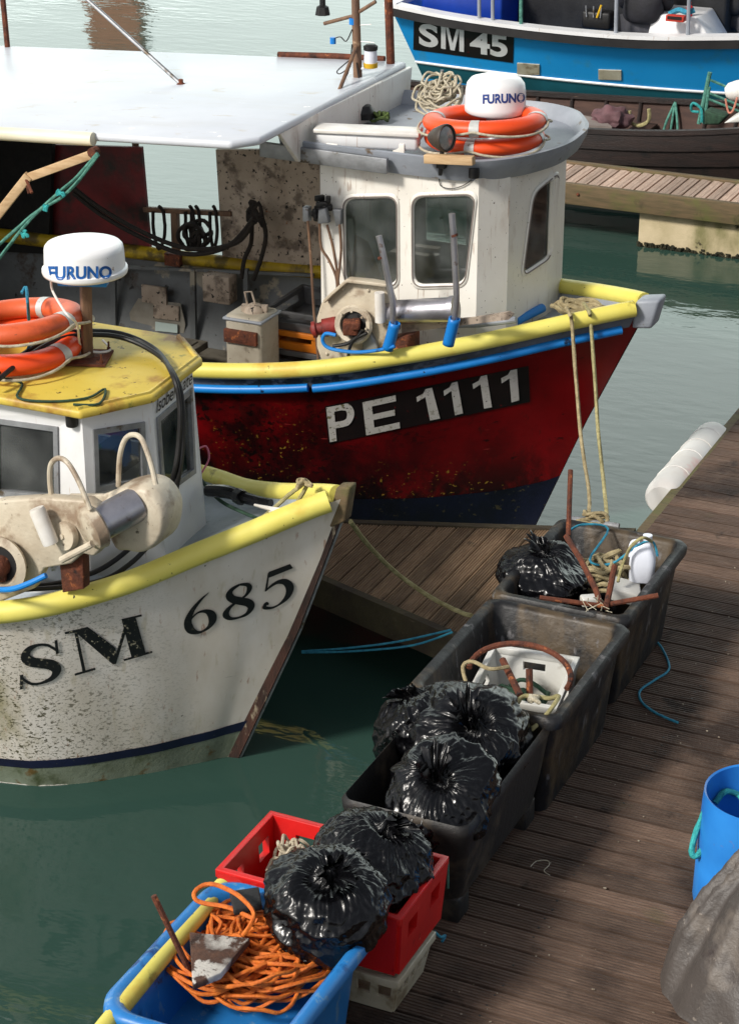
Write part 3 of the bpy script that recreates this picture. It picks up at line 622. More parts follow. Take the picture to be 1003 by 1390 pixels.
m = MB(); m.tube([atY(x, y, Y) for x, y, Y in [(71, 680, 7.34), (68, 650, 7.33), (70, 630, 7.32), (80, 622, 7.3), (93, 629, 7.28), (108, 655, 7.25), (123, 692, 7.22)]], .0125, 10, k=5); m.build('rope_guide_hoop', M['cream'], haul)
m = MB(); m.tube([atY(x, y, Y) for x, y, Y in [(161, 660, 7.55), (163, 620, 7.54), (170, 597, 7.53), (181, 590, 7.5), (193, 597, 7.47), (205, 628, 7.45), (212, 658, 7.43)]], .0125, 10, k=5); m.build('rope_guide_hoop', M['cream'], haul)
m = MB(); m.tube([P1(84, 760, YW-.08), P1(126, 738, YW-.08)], .017, 10); m.build('guide_bar', M['cream'], haul)
m = MB(); m.prism([P1(78, 735, 7.32), P1(112, 735, 7.32), P1(114, 800, 7.32), P1(85, 805, 7.32)], (0, .06, 0)); m.build('hauler_stand', M['rust'], haul, smooth=False, bevel=.006)
m = MB(); m.box((-5.1, 7.56, 1.16), (.4, .14, .05)); m.build('hauler_plinth', M['deckgrey'], haul, smooth=False, bevel=.01)
m = MB(); m.tube([P1(-12, 800, 7.15), P1(15, 800, 7.1), P1(40, 792, 7.1), P1(63, 781, 7.12)], .014, 10, k=5); m.build('blue_hose', M['bluepipe'], haul)
# lettering SM 685 (heavy serif, drawn with swelling strokes)
bvh1 = bvh_of(hull1)
def ser(gl, quad, name='lettering'):
    v, f = strokes(gl); project(v, f, quad, bvh1, .006, box=(0, 1, 0, 1)).build(name, M['blackink'], B1, smooth=False, label=None)
S_ = [[(.86, .70, .02), (.80, .80, .05), (.66, .92, .06), (.46, .96, .07), (.28, .90, .14), (.20, .76, .20), (.28, .62, .22), (.5, .52, .22), (.74, .42, .23), (.84, .26, .2), (.74, .1, .12), (.5, .04, .06), (.3, .08, .06), (.16, .2, .05), (.1, .32, .02)],
      ('p', [(.82, 1.0), (.88, 1.0), (.9, .66), (.84, .66)]), ('p', [(.06, .0), (.12, .0), (.14, .34), (.07, .34)])]
M_ = [('p', [(.0, .95), (.0, 1), (.30, 1), (.58, .36), (.54, .0), (.50, .0), (.14, .93)]), ('p', [(.16, .95), (.12, .95), (.12, .05), (.16, .05)]), ('p', [(.02, 0), (.02, .05), (.28, .05), (.28, 0)]),
      ('p', [(.50, 0), (.54, .0), (.84, .93), (.80, .97)]), ('p', [(.74, 1), (.74, 0), (.92, 0), (.92, 1)]), ('p', [(.64, 0), (.64, .05), (1.0, .05), (1.0, 0)]), ('p', [(.76, .95), (.76, 1), (1.0, 1), (1.0, .95)])]
D6 = [[(.86, .98, .015), (.62, .86, .07), (.36, .66, .13), (.21, .42, .2), (.24, .2, .2), (.38, .06, .1), (.52, .03, .06), (.7, .08, .1), (.82, .22, .2), (.82, .38, .2), (.7, .52, .1), (.52, .56, .05), (.36, .5, .04), (.22, .36, .04)]]
D8 = [[(.5, .97, .06), (.3, .9, .12), (.23, .77, .18), (.32, .62, .19), (.52, .5, .2), (.74, .38, .2), (.82, .24, .18), (.72, .08, .1), (.5, .03, .06), (.28, .08, .1), (.18, .24, .17), (.28, .4, .1), (.5, .52, .06), (.68, .62, .08), (.76, .77, .14), (.7, .9, .1), (.5, .97, .06)]]
D5 = [('p', [(.26, 1), (.86, 1.0), (.94, .86), (.24, .84)]), ('p', [(.24, .98), (.29, .98), (.22, .52), (.16, .52)]), [(.18, .52, .03), (.32, .6, .07), (.52, .64, .1), (.72, .56, .16), (.82, .36, .21), (.74, .16, .15), (.54, .04, .06), (.34, .02, .06), (.16, .10, .09), (.2, .18, .10), (.27, .14, .03)]]
for gl, quad in ((S_, [(24, 936), (88, 921), (86, 866), (22, 878)]), (M_, [(100, 917), (207, 885), (192, 833), (88, 857)]),
                 (D6, [(247, 868), (300, 848), (290, 800), (240, 818)]), (D8, [(296, 846), (350, 832), (351, 783), (300, 799)]), (D5, [(350, 832), (404, 812), (400, 762), (352, 780)])):
    ser(gl, quad)
# cleat and bow details
p = at(374, 700, 1.47); cl = MB(); d = Vector((.08, -.02, .01)); cl.tube([p-d*1.6+Vector((0, 0, .035)), p+Vector((0, 0, .03)), p+d*1.6+Vector((0, 0, .05))], [.006, .014, .006], 8); cl.box(p, (.05, .04, .05)); cl.build('cleat', M['nylon'], B1)
# rubbish-looking black bag on the foredeck
p = at(320, 672, 1.40)
# ================================================================== red boat
YC = 11.42
HP = Hull(YC, [(-3.5, .03, 1.58), (-3.62, .13, 1.56), (-3.9, .33, 1.5), (-4.25, .56, 1.42), (-4.7, .80, 1.33), (-5.3, 1.0, 1.22), (-6.1, 1.12, 1.14), (-7, 1.12, 1.10), (-8, 1.06, 1.10), (-9, .95, 1.12), (-9.6, .88, 1.15)],
          [(-.4, -4.38), (0, -4.18), (.8, -3.86), (1.6, -3.5)], [(0, 0), (.08, .04), (.18, .17), (.3, .4), (.4, .6), (.55, .8), (1, .85)])
B2 = thing('fishing_boat', 'red fishing boat lettered PE 1111 with white wheelhouse and flat white canopy aft', 'fishing boat', (-6.5, YC, 0), 'moored fishing boats')
hull2 = HP.mesh().build('hull', M['red'], B2, ang=180, fixn=False)
HP.strip(0, 1, lambda u: .24+.16*math.exp(-u*9), lambda u: -.35, off=.003).build('antifouling', M['redlow'], B2)
for side in (-1, 1):
    HP.strip(.01, 1, lambda u: HP.G(u)[2]-.0, lambda u: HP.G(u)[2]-.115, side=side, off=.012).build('sheer_strake', M['strake'], B2)
pad(HP, .016, .98, -1, .05, M['pad'], B2, dz=.015, off=.005); pad(HP, .014, .30, 1, .05, M['pad'], B2, dz=.015, off=-.01)
pad(HP, .36, .95, 1, .05, M['padold'], B2, dz=.02, off=-.17)
pad(HP, .018, .36, -1, .027, M['bluepipe'], B2, 'rubbing_pipe', dz=-.12, off=.025); pad(HP, .365, .98, -1, .027, M['bluepipe'], B2, 'rubbing_pipe', dz=-.11, off=.025)
m = MB()
for u in (.10, .155, .24, .42, .5):
    m = MB(); p = HP.pt(u, HP.G(u)[2]-.115, -1, .045); m.lathe([(.0, .006), (.008, .005), (.008, 0)], p, 8, axis=(.3, -1, .1)); m.build('pipe_bolt', M['black'], B2)
m = MB(); m.prism([(-3.58, YC-.075, 1.45), (-3.46, YC-.06, 1.46), (-3.42, YC-.05, 1.645), (-3.56, YC-.085, 1.63)], (0, .15, 0)); m.build('stem_cap', M['greyrim'], B2, smooth=False, bevel=.02)
# inner bulwarks, decks
DA = .50; uA = HP.u_at(-5.4)
m = MB()
for side in (1, -1):
    m.grid([[HP.pt(u, HP.G(u)[2], side, -.01), HP.pt(u, HP.G(u)[2]-.02, side, -.06), HP.pt(u, DA+(HP.G(u)[2]-DA)*.5, side, -.07), HP.pt(u, DA, side, -.08)] for u in np.linspace(uA, 1, 40)])
m.build('bulwark', M['bulwark'], B2)
m = MB()
for side in (1, -1):
    m.grid([[HP.pt(u, HP.G(u)[2], side, -.0), HP.pt(u, HP.G(u)[2]-.02, side, -.05), HP.pt(u, HP.G(u)[2]-.12, side, -.06)] for u in np.linspace(.03, uA+.02, 30)])
m.build('bow_bulwark', M['greyrim'], B2)
deck(HP, .02, uA, .10).build('foredeck', M['deckgrey'], B2)
m = MB(); rows = []
for u in np.linspace(uA-.01, 1, 24):
    a = HP.pt(u, DA, -1, -.06); b_ = HP.pt(u, DA, 1, -.06); rows.append([a.lerp(b_, t) for t in (0, .5, 1)])
m.grid(rows).build('aft_deck', M['deckdark'], B2)
a = HP.pt(1, HP.G(1)[2], -1); b_ = HP.pt(1, HP.G(1)[2], 1)
m = MB(); m.prism([Vector((-9.6, a.y, 1.15)), Vector((-9.6, b_.y, 1.15)), Vector((-9.55, b_.y-.1, -.3)), Vector((-9.55, a.y+.1, -.3))], (-.06, 0, 0)); m.build('transom', M['red'], B2, smooth=False)
m = MB(); m.prism([(-5.42, YC-.62, DA), (-5.42, YC+.62, DA), (-5.42, YC+.9, 1.12), (-5.42, YC-.9, 1.12)], (.05, 0, 0)); m.build('deck_bulkhead', M['grp'], B2, smooth=False)
# registration panel
bvh2 = bvh_of(hull2)
g = [(i/16, j/6) for i in range(17) for j in range(7)]
pf = [(i*7+j, (i+1)*7+j, (i+1)*7+j+1, i*7+j+1) for i in range(16) for j in range(6)]
project(g, pf, [(446, 602), (719, 545), (717, 496), (441, 551)], bvh2, .004).build('number_panel', M['panel'], B2, smooth=False)
for ch, q in (('P', [(448, 599), (481, 593), (480, 545), (443, 552)]), ('E', [(497, 590), (543, 580), (538, 535), (492, 545)]), ('1', [(566, 573), (602, 566), (590, 524), (561, 531)]),
              ('1', [(603, 566), (632, 559), (624, 516), (598, 522)]), ('1', [(643, 556), (671, 551), (664, 507), (637, 513)]), ('1', [(680, 549), (708, 541), (705, 499), (676, 505)])):
    if ch == '1': v, f = strokes([('p', [(.48, 0), (.86, 0), (.86, 1), (.56, 1), (.48, .88)]), ('p', [(.1, .66), (.1, .82), (.42, .88), (.56, 1), (.56, .78)])])
    elif ch == 'E': v, f = strokes([('p', [(0, 0), (.26, 0), (.26, 1), (0, 1)]), ('p', [(.26, 0), (1, 0), (1, .18), (.26, .18)]), ('p', [(.26, .41), (.9, .41), (.9, .58), (.26, .58)]), ('p', [(.26, .82), (.97, .82), (.97, 1), (.26, 1)])])
    else: v, f = strokes([('p', [(0, 0), (.28, 0), (.28, 1), (0, 1)]), ('p', [(.28, .84), (.28, 1), (.6, 1), (.6, .84)]), ('p', [(.28, .36), (.28, .54), (.6, .54), (.6, .36)]), [(.58, .92, .17), (.78, .88, .22), (.88, .69, .27), (.78, .5, .22), (.58, .45, .17)]])
    project(v, f, q, bvh2, .008, box=(0, 1, 0, 1)).build('lettering', M['white_ink'], B2, smooth=False)
# wheelhouse
zt = 2.36; YN = 10.97
poly = [(-5.42, YN), (-4.42, YN), (-4.29, 11.13), (-4.21, 11.60), (-4.24, 11.95), (-4.46, 12.2), (-5.42, 12.2)]
def w2(i):
    a, b_ = poly[i], poly[(i+1) % len(poly)]
    return [Vector((*a, 1.02 if a[0] < -5 else 1.27)), Vector((*b_, 1.02 if b_[0] < -5 else 1.27)), Vector((*b_, zt)), Vector((*a, zt))]
wins2 = {0: [[(466, 267), (540, 265), (541, 390), (468, 388)], [(559, 265), (647, 262), (632, 388), (560, 390)]],
         2: [[(722, 262), (758, 232), (746, 350), (707, 376)]]}
m = MB(); fr2 = []
for i in range(7):
    q = w2(i); hol = []
    for wq in wins2.get(i, []):
        P = [on_quad(*p, q) for p in wq]; P = round_poly(P, .075, 6); fr2.append((P, q)); c = sum(P, Vector())/len(P); hol.append([p.lerp(c, .05) for p in P])
    def UZ(t_, z_): p_ = q[0].lerp(q[1], t_); return Vector((p_.x, p_.y, z_))
    if i == 5: hol = [[UZ(s_, z) for s_, z in ((.15, 1.55), (.45, 1.55), (.45, 2.1), (.15, 2.1))], [UZ(s_, z) for s_, z in ((.55, 1.55), (.85, 1.55), (.85, 2.1), (.55, 2.1))]]
    if i == 4: hol = [[UZ(s_, z) for s_, z in ((.15, 1.55), (.85, 1.55), (.85, 2.12), (.15, 2.12))]]
    m.holed(q, hol)
m.build('wheelhouse', M['grp'], B2, smooth=False, solid=.02)
for P, q in fr2:
    n = (q[1]-q[0]).cross(q[3]-q[0]).normalized(); n = n if n.dot(CAM-q[0]) > 0 else -n
    c = sum(P, Vector())/len(P); O = [c+(p-c)*1.06 for p in P]; I = [c+(p-c)*.93 for p in P]
    fm = MB().grid([[p+n*.002 for p in O], [p+n*.011 for p in [c+(p-c)*1.03 for p in P]], [p+n*.010 for p in [c+(p-c)*.97 for p in P]], [p-n*.010 for p in I]], cv=True)
    wf = fm.build('window_frame', M['grp'], B2, ang=60); MB().tube([p+n*.011 for p in [c+(p-c)*.985 for p in P]], .0045, 6, closed=True).build('gasket', M['greyfloor'], wf)
    MB().prism([p-n*.006 for p in [c+(p-c)*.96 for p in P]], -n*.004).build('pane', M['glassp'], wf, smooth=False)
m = MB(); m.box((-4.96, 11.56, 1.06), (.86, .84, .03)); m.build('wheelhouse_floor', M['deckdark'], B2)
m = MB(); m.box((-4.42, 11.45, 1.5), (.2, .7, .05)); m.tube([(-4.45, 11.4, 1.55), (-4.45, 11.4, 1.7)], .015); m.tube([(-4.5, 11.3+.1*math.cos(a), 1.7+.1*math.sin(a)) for a in np.linspace(0, 2*PI, 16)], .012, closed=True); m.build('helm_console', M['black'], B2)
m = MB(); m.prism([(-5.36, 11.04, 1.1), (-4.98, 11.04, 1.1), (-5.06, 11.04, 1.62), (-5.32, 11.04, 2.2)], (0, .14, 0)); m.build('hanging_oilskin', M['yel'], B2, sub=1)
# roof with raised grey rim
ro = [(-5.7, 10.93), (-4.45, 10.93), (-4.24, 11.17), (-4.12, 11.52), (-4.14, 11.97), (-4.34, 12.32), (-4.56, 12.42), (-5.6, 12.36)]
ro3 = [Vector((x, y, zt)) for x, y in ro]; rr = round_poly(ro3, .15, 7)
m = MB(); m.prism(rr, (0, 0, .03)); roof2 = m.build('roof', M['greyrim'], B2, smooth=False)
c = Vector((-4.9, 11.5, 0))
def off_(p, s_, z): d = Vector((p.x-c.x, p.y-c.y, 0)); return Vector((p.x, p.y, z))+d.normalized()*s_
m = MB(); m.grid([[off_(p, -.01, zt-.02) for p in rr], [off_(p, .035, zt+.06) for p in rr], [off_(p, .045, zt+.11) for p in rr], [off_(p, .02, zt+.115) for p in rr], [off_(p, -.015, zt+.07) for p in rr], [off_(p, -.03, zt+.03) for p in rr]], cv=True)
m.build('roof_rim', M['greyrim'], roof2, ang=50)
zr = zt+.035
# radar
d0 = at(672, 143, 2.64); d0.z = 2.60
radar = MB().lathe([(0, 0), (.170, 0), (.183, .012), (.184, .04), (.182, .05), (.180, .13), (.172, .175), (.15, .203), (.1, .218), (.04, .223), (0, .223)], d0, 48).build('radar_dome', M['dome'], B2, ang=60)
bv = bvh_of(radar); v, f = text_tris('FURUNO', .035); project(v, f, [(655, 141), (712, 139), (712, 126), (655, 128)], bv, .002).build('lettering', M['navyink'], radar, smooth=False)
MB().lathe([(.183, .012), (.183, .03)], d0, 48, caps=False).build('dome_band', M['navyink'], radar)
m = MB(); m.lathe([(.10, 0), (.06, .05), (.05, d0.z-zr)], (d0.x, d0.y, zr), 20); m.build('radar_post', M['alu'], B2)
# strip light box on the near roof edge
a, b_ = at(434, 180, 2.50), at(572, 186, 2.50)
lb = MB(); lb.bar(a-Vector((0, .03, .02)), b_-Vector((0, .03, .02)), .14, .09); light = lb.build('strip_light', M['white'], B2, smooth=False, bevel=.02)
m = MB(); m.bar(a+Vector((-.01, -.03, .035)), b_+Vector((.01, -.03, .035)), .17, .025); m.build('light_cover', M['nylon'], light, smooth=False, bevel=.006)
for px in (455, 545):
    p = at(px, 197, 2.46); m = MB(); m.box(p+Vector((0, -.04, -.04)), (.075, .012, .12)); m.build('bracket', M['grp'], light, smooth=False, bevel=.004)
# search light
c = atY(600, 187, 10.88); ax = Vector((.95, -.26, .12)).normalized()
m = MB(); m.lathe([(.0, -.09), (.03, -.085), (.055, -.05), (.075, 0), (.082, .03), (.078, .04), (.068, .035)], c, 24, axis=ax, caps=False); sl = m.build('search_light', M['lampbody'], B2)
MB().lathe([(0, .04), (.05, .035), (.07, .028)], c, 24, axis=ax).build('lens', M['lens'], sl)
m = MB(); m.tube([c-Vector((0, 0, .06)), c-Vector((0.0, 0.0, .14)), c-Vector((0.01, .0, .22))], [.012, .018, .012], 8); m.box(c-Vector((.0, 0, .15)), (.05, .05, .05)); m.build('lamp_bracket', M['black'], sl, smooth=False)
m = MB(); m.bar(atY(577, 215, 10.84), atY(643, 218, 10.84), .05, .05); m.build('timber_block', M['timber'], B2, smooth=False, bevel=.004)
p = on_quad(643, 241, w2(0), .03); MB().lathe([(0, 0), (.03, 0), (.032, .05), (.03, .06), (0, .06)], p, 14).build('navigation_lamp', M['black'], B2)
m = MB(); m.tube([on_quad(x, y, w2(0), .012) for x, y in [(596, 238), (598, 252), (612, 256), (628, 252), (640, 244)]], .003, 6, k=4); m.build('lamp_wire', M['black'], B2)
# gear on the wheelhouse side
def P2(x, y, Y=YN-.06): return atY(x, y, Y)
m = MB()
rs_ = random.Random(3)
for i in range(16): m.box(P2(437+rs_.uniform(-9, 11), 283+rs_.uniform(-15, 14)), (.03, .06, .035), rs_.random()*3, )
m.build('valve_block', M['black'], B2, smooth=False, bevel=.006)
m = MB(); m.prism([P2(x, y, YN-.11) for x, y in [(432, 285), (441, 283), (446, 303), (431, 304)]], (0, .04, 0)); m.build('valve_fitting', M['alu'], B2, smooth=False, bevel=.005); m = MB(); m.prism([P2(x, y, YN-.08) for x, y in [(451, 284), (463, 285), (462, 305), (456, 308)]], (0, .04, 0)); m.build('valve_fitting', M['alu'], B2, smooth=False, bevel=.005); m = MB(); m.box(P2(417, 290), (.04, .05, .09)); m.build('valve_fitting', M['alu'], B2, smooth=False, bevel=.005)
for pts in ([(434, 303), (436, 335), (446, 352), (456, 375), (458, 395)], [(444, 305), (452, 335), (457, 365), (460, 390)], [(461, 305), (463, 340), (459, 380), (456, 400)], [(418, 300), (422, 350), (426, 420), (433, 498)]):
    m = MB(); m.tube([P2(x, y, YN-.09) for x, y in pts], .0085, 8, k=4); m.build('hydraulic_hose', M['brownpole'], B2)
# pot hauler of the red boat
YH = 10.62
def P3(x, y, Y=YH): return atY(x, y, Y)
m = MB(); m.prism([P3(*p) for p in [(430, 432), (436, 412), (448, 398), (468, 381), (500, 384), (522, 388), (526, 400), (536, 430), (536, 452), (520, 470), (500, 484), (470, 500), (440, 500), (430, 470)]], (0, .09, 0))

for (x, y) in ((448, 410), (466, 392), (500, 394), (520, 410), (524, 440), (444, 480), (470, 490), (500, 474)): m.lathe([(.011, 0), (.011, .008), (.005, .011), (0, .011)], P3(x, y, YH-.001), 6, axis=(0, -1, 0))
m.prism([P3(*p, YH-.05) for p in [(438, 408), (450, 396), (470, 379), (524, 386), (524, 390), (471, 384), (452, 400), (440, 412)]], (0, .06, 0))
h2 = m.build('pot_hauler', M['cream'], B2, smooth=False, bevel=.015)
c = P3(482, 440, YH-.03); m = MB(); m.lathe([(.10, .0), (.118, .03), (.105, .045), (.082, .04), (.074, .0)], c, 32, axis=(.1, -1, .2)); [m.lathe([(.008, 0), (.008, .008), (0, .009)], c+Vector((.094*math.cos(k), -.045, .094*math.sin(k))), 6, axis=(0, -1, 0)) for k in np.linspace(0, 5.5, 8)]; m.build('bearing_ring', M['cream'], h2)
m = MB(); m.lathe([(0, .015), (.076, .015), (.076, .0)], c, 24, axis=(.1, -1, .2)); m.build('bearing_well', M['black'], h2)
m = MB(); m.box(c+Vector((0, -.06, .0)), (.09, .08, .085), .4); m.box(c+Vector((.03, -.05, .02)), (.05, .1, .05), .4); m.build('motor', M['rust'], h2, smooth=False, bevel=.01)
a, b_ = P3(424, 448, YH-.08), P3(450, 443, YH-.03); ax = b_-a; m = MB(); m.lathe([(0, 0), (.05, 0), (.052, .02), (.038, .03), (.038, .06), (.055, .065), (.055, ax.length+.03), (0, ax.length+.03)], a, 18, axis=ax); m.build('hydraulic_motor', M['redmotor'], h2)
m = MB(); m.lathe([(.012, 0), (.036, .01), (.036, .03), (.012, .035)], a-ax.normalized()*.012, 8, axis=ax); m.build('motor_flange', M['redmotor'], h2, smooth=False)
a, b_ = P3(516, 437, YH-.05), P3(515, 397, YH-.05); ax = b_-a; m = MB(); m.lathe([(0, 0), (.03, 0), (.03, ax.length), (0, ax.length)], a, 20, axis=ax); m.build('roller', M['nylon'], h2)
a, b_ = P3(534, 424, YH+.03), P3(612, 420, YH+.05); ax = b_-a; m = MB(); m.lathe([(.06, -.05), (.072, -.03), (.072, ax.length), (.08, ax.length), (.08, ax.length+.03), (.0, ax.length+.03)], a, 28, axis=ax); m.build('hauling_drum', M['steel'], h2)
for pts, sl_ in (([(514, 320), (520, 345), (528, 385), (533, 410), (533, 440)], [(536, 438), (531, 458), (526, 474)]), ([(613, 290), (616, 330), (619, 390), (619, 415), (616, 438)], [(617, 432), (612, 452), (608, 468)])):
    m = MB(); m.tube([P3(x, y, YH-.09) for x, y in pts], .0185, 12, k=5); t_ = m.build('rope_guide', M['steel'], h2)
    m = MB(); m.tube([P3(x, y, YH-.10) for x, y in sl_], .034, 14, caps=False, k=3); m.build('blue_sleeve', M['bluepipe'], t_, solid=.006)
    m = MB(); m.tube([P3(pts[0][0]+3, pts[0][1]+28, YH-.09), P3(pts[0][0]+4, pts[0][1]+31, YH-.09)], .021, 12); m.build('rust_collar', M['rust'], t_)
m = MB(); m.tube([P3(x, y, YH-.12) for x, y in [(456, 455), (442, 453), (438, 463), (448, 473), (480, 478), (510, 476), (536, 470)]], .011, 10, k=6); m.build('blue_hose', M['bluepipe'], h2)
m = MB(); m.tube([P3(x, y, YH-.1) for x, y in [(452, 470), (472, 466), (486, 456), (492, 448)]], .011, 8, k=5); m.tube([P3(x, y, YH-.1) for x, y in [(498, 452), (480, 462), (473, 480), (474, 498)]], .010, 8, k=5); m.build('black_hose', M['black'], h2)
m = MB(); m.prism([P3(x, y, YH-.03) for x, y in [(492, 458), (502, 452), (512, 470), (512, 482), (490, 482)]], (0, .05, 0)); m.build('valve', M['alu'], h2, smooth=False, bevel=.008)
m = MB(); m.prism([P3(x, y, YH+.04) for x, y in [(470, 470), (560, 455), (560, 500), (470, 515)]], (0, .1, 0)); m.build('hauler_stand', M['rust'], h2, smooth=False)
m = MB(); m.prism([P3(x, y, YH+.10) for x, y in [(545, 452), (690, 434), (696, 428), (690, 424), (640, 432), (545, 440)]], (0, .03, 0)); m.build('coaming_board', M['dirty'], B2, smooth=False)
m = MB(); m.tube([P3(586, 442, YN-.03), P3(650, 440, YN-.04), P3(700, 434, YN-.02)], .02, 10); m.build('grey_pipe', M['greyrim'], B2)
m = MB(); m.tube([at(700, 436, 1.42), at(736, 418, 1.44)], .028, 12); m.build('blue_fender_pipe', M['bluepipe'], B2)
# canopy
XR = -5.57
def cz(X): return 2.58+.055*(X-XR)
def cp(X, Y, dz=0): return Vector((X, Y, cz(X)+dz))
loop = [cp(-10.2, 10.2), cp(-5.62, 10.2), cp(-5.5, 10.34), cp(-5.56, 12.5), cp(-10.2, 12.5)]
m = MB(); m.prism(loop, (0, 0, .05)); cano = m.build('canopy', M['canopy'], B2, smooth=False, bevel=.018)
a = atY(130, 192, 10.2); m = MB(); m.tube([cp(-10.2, 10.18, .02), cp(a.x, 10.18, .02)], .04, 14); m.build('canopy_pipe', pm('cream_pipe', (232, 226, 204), (220, 212, 186), 3, .4), cano)
m = MB(); m.prism([(XR+.02, 10.86, 2.36), (XR+.02, 12.45, 2.34), (XR+.02, 12.5, 2.60), (XR+.02, 10.60, 2.60)], (.03, 0, 0)); m.build('canopy_fascia', M['grp'], B2, smooth=False, bevel=.006)
m = MB(); m.prism([(XR, 11.55, 1.2), (XR, 12.3, 1.2), (XR, 12.4, 2.36), (XR, 11.35, 2.36)], (.02, 0, 0))
m.build('aft_bulkhead', M['dirty'], B2, smooth=False)
m = MB(); m.bar((-5.8, 10.90, 2.40), (-4.95, 10.865, 2.40), .03, .09); m.build('roof_angle', M['alu'], roof2, smooth=False, bevel=.003)
YF = 12.36
def PF(x, y, Y=YF): return atY(x, y, Y)
m = MB(); m.prism([PF(x, y) for x, y in [(293, 203), (440, 203), (440, 372), (410, 366), (302, 348)]], (0, .03, 0)); m.build('side_panel', M['dirty'], B2, smooth=False)
m = MB(); m.prism([PF(x, y) for x, y in [(60, 196), (192, 200), (204, 338), (206, 350), (60, 336)]], (0, .03, 0)); m.build('side_panel', M['darkred'], B2, smooth=False)
m = MB(); m.prism([atY(x, y, 12.28) for x, y in [(-200, 180), (72, 186), (66, 345), (-200, 330)]], (0, .04, 0)); m.build('side_panel', M['blackc'], B2, smooth=False)  # black sheet painted as the shade below the canopy
m = MB(); m.prism([(-9.3, 10.6, .5), (-9.3, 12.3, .5), (-9.3, 12.4, 2.36), (-9.3, 10.5, 2.36)], (.04, 0, 0)); m.build('aft_screen', M['blackc'], B2, smooth=False)  # aft end closed in black, the canopy's shade put into the colour
for (x, y) in ((-9.2, 10.35), (-7.6, 12.42)):
    m = MB(); m.tube([(x, y, 1.1), (x, y, cz(x))], .025, 8); m.build('canopy_post', M['brownpole'], B2)
# rail with hanging rope
m = MB(); m.bar(PF(196, 284), PF(315, 290), .04, .035); m.bar(PF(238, 288), PF(240, 352), .05, .05); m.build('rail', M['brownpole'], B2, smooth=False, bevel=.004)
m = MB(); m.box(PF(236, 352, 12.3), (.12, .05, .09)); m.build('rail_foot', M['rust'], B2, smooth=False)
# details of the far inner bulwark
m = MB(); m.box(PF(210, 400, 12.30), (.2, .02, .13)); m.build('scupper_frame', M['dirty'], B2, smooth=False)
sc_ = pm('pale_patch', (150, 146, 136), (130, 124, 112), 6, .7, 0, .3, 30)
m = MB(); m.prism([PF(x, y, 12.31) for x, y in [(188, 405), (245, 412), (252, 440), (248, 462), (180, 450), (176, 425)]], (0, .006, 0)); m.build('repair_patch', sc_, B2, smooth=False)
m = MB(); m.prism([PF(x, y, 12.295) for x, y in [(208, 412), (243, 416), (243, 436), (208, 432)]], (0, .01, 0)); m.build('scupper_flap', M['dirty'], B2, smooth=False, bevel=.003)
m = MB(); m.prism([PF(x, y, 12.29) for x, y in [(211, 437), (241, 441), (241, 452), (211, 449)]], (0, .01, 0)); m.build('scupper', pm('scupper_daylight', (190, 206, 202), (180, 196, 190), 3, .3), B2, smooth=False)  # solid plate, bright water behind the opening painted in its pale colour
m = MB(); a = PF(274, 372, 12.18); b_ = PF(312, 415, 12.18); m.box(((a.x+b_.x)/2, 12.24, (a.z+b_.z)/2), (b_.x-a.x, .12, a.z-b_.z)); bx = m.build('wall_locker', M['dirty'], B2, smooth=False, bevel=.01)
m = MB(); m.prism([PF(x, y, 12.28) for x, y in [(150, 360), (425, 372), (425, 376), (150, 364)]], (0, .02, 0)); m.build('bulwark_stringer', M['bulwark'], B2, smooth=False)
for px in (150, 258, 330):
    m = MB(); m.prism([PF(x, y, 12.27) for x, y in [(px, 366), (px+6, 366), (px+8, 480), (px+1, 480)]], (0, .03, 0)); m.build('bulwark_rib', M['bulwark'], B2, smooth=False)
# hatch table
m = MB(); a = at(238, 470, .72); m.box((a.x-.1, a.y-.1, .71), (.55, .5, .05)); m.box((a.x-.1, a.y-.1, .735), (.45, .4, .02)); m.box((a.x-.1, a.y-.1, .6), (.42, .4, .2)); m.build('hatch', M['deckdark'], B2, smooth=False, bevel=.006)
# grey pillar with roller block
pb = at(344, 512, .5); pt_ = Vector((-6.24, 11.40, .5))
m = MB(); m.box((pt_.x+.02, pt_.y+.12, .81), (.27, .27, .64)); pil = m.build('winch_pillar', pm('scuffed_grey_paint', (176, 168, 152), (150, 140, 122), 4, .55, 0, .3, 30, layers=[((90, 76, 60), 4, .56, .1), ((60, 50, 40), 30, .66, .03)]), B2, smooth=False, bevel=.03)
cx, cy_ = pt_.x+.02, pt_.y+.12
m = MB(); m.box((cx, cy_, 1.10), (.29, .29, .02)); m.build('pillar_cap', M['greyrim'], pil, smooth=False, bevel=.008)
m = MB(); m.box((cx-.01, cy_-.14, .99), (.24, .04, .09)); m.build('clamp_plate', M['rust'], pil, smooth=False, bevel=.004)
m = MB(); m.lathe([(0, 0), (.07, 0), (.075, .02), (.06, .05), (.03, .07), (0, .07)], (cx+.02, cy_, 1.11), 16); m.box((cx+.02, cy_, 1.14), (.17, .05, .06), .3); m.tube([(cx-.03, cy_, 1.15), (cx-.05, cy_, 1.25), (cx+.0, cy_, 1.26), (cx+.03, cy_, 1.16)], .007, 6); m.build('roller_block', M['dirty'], pil)
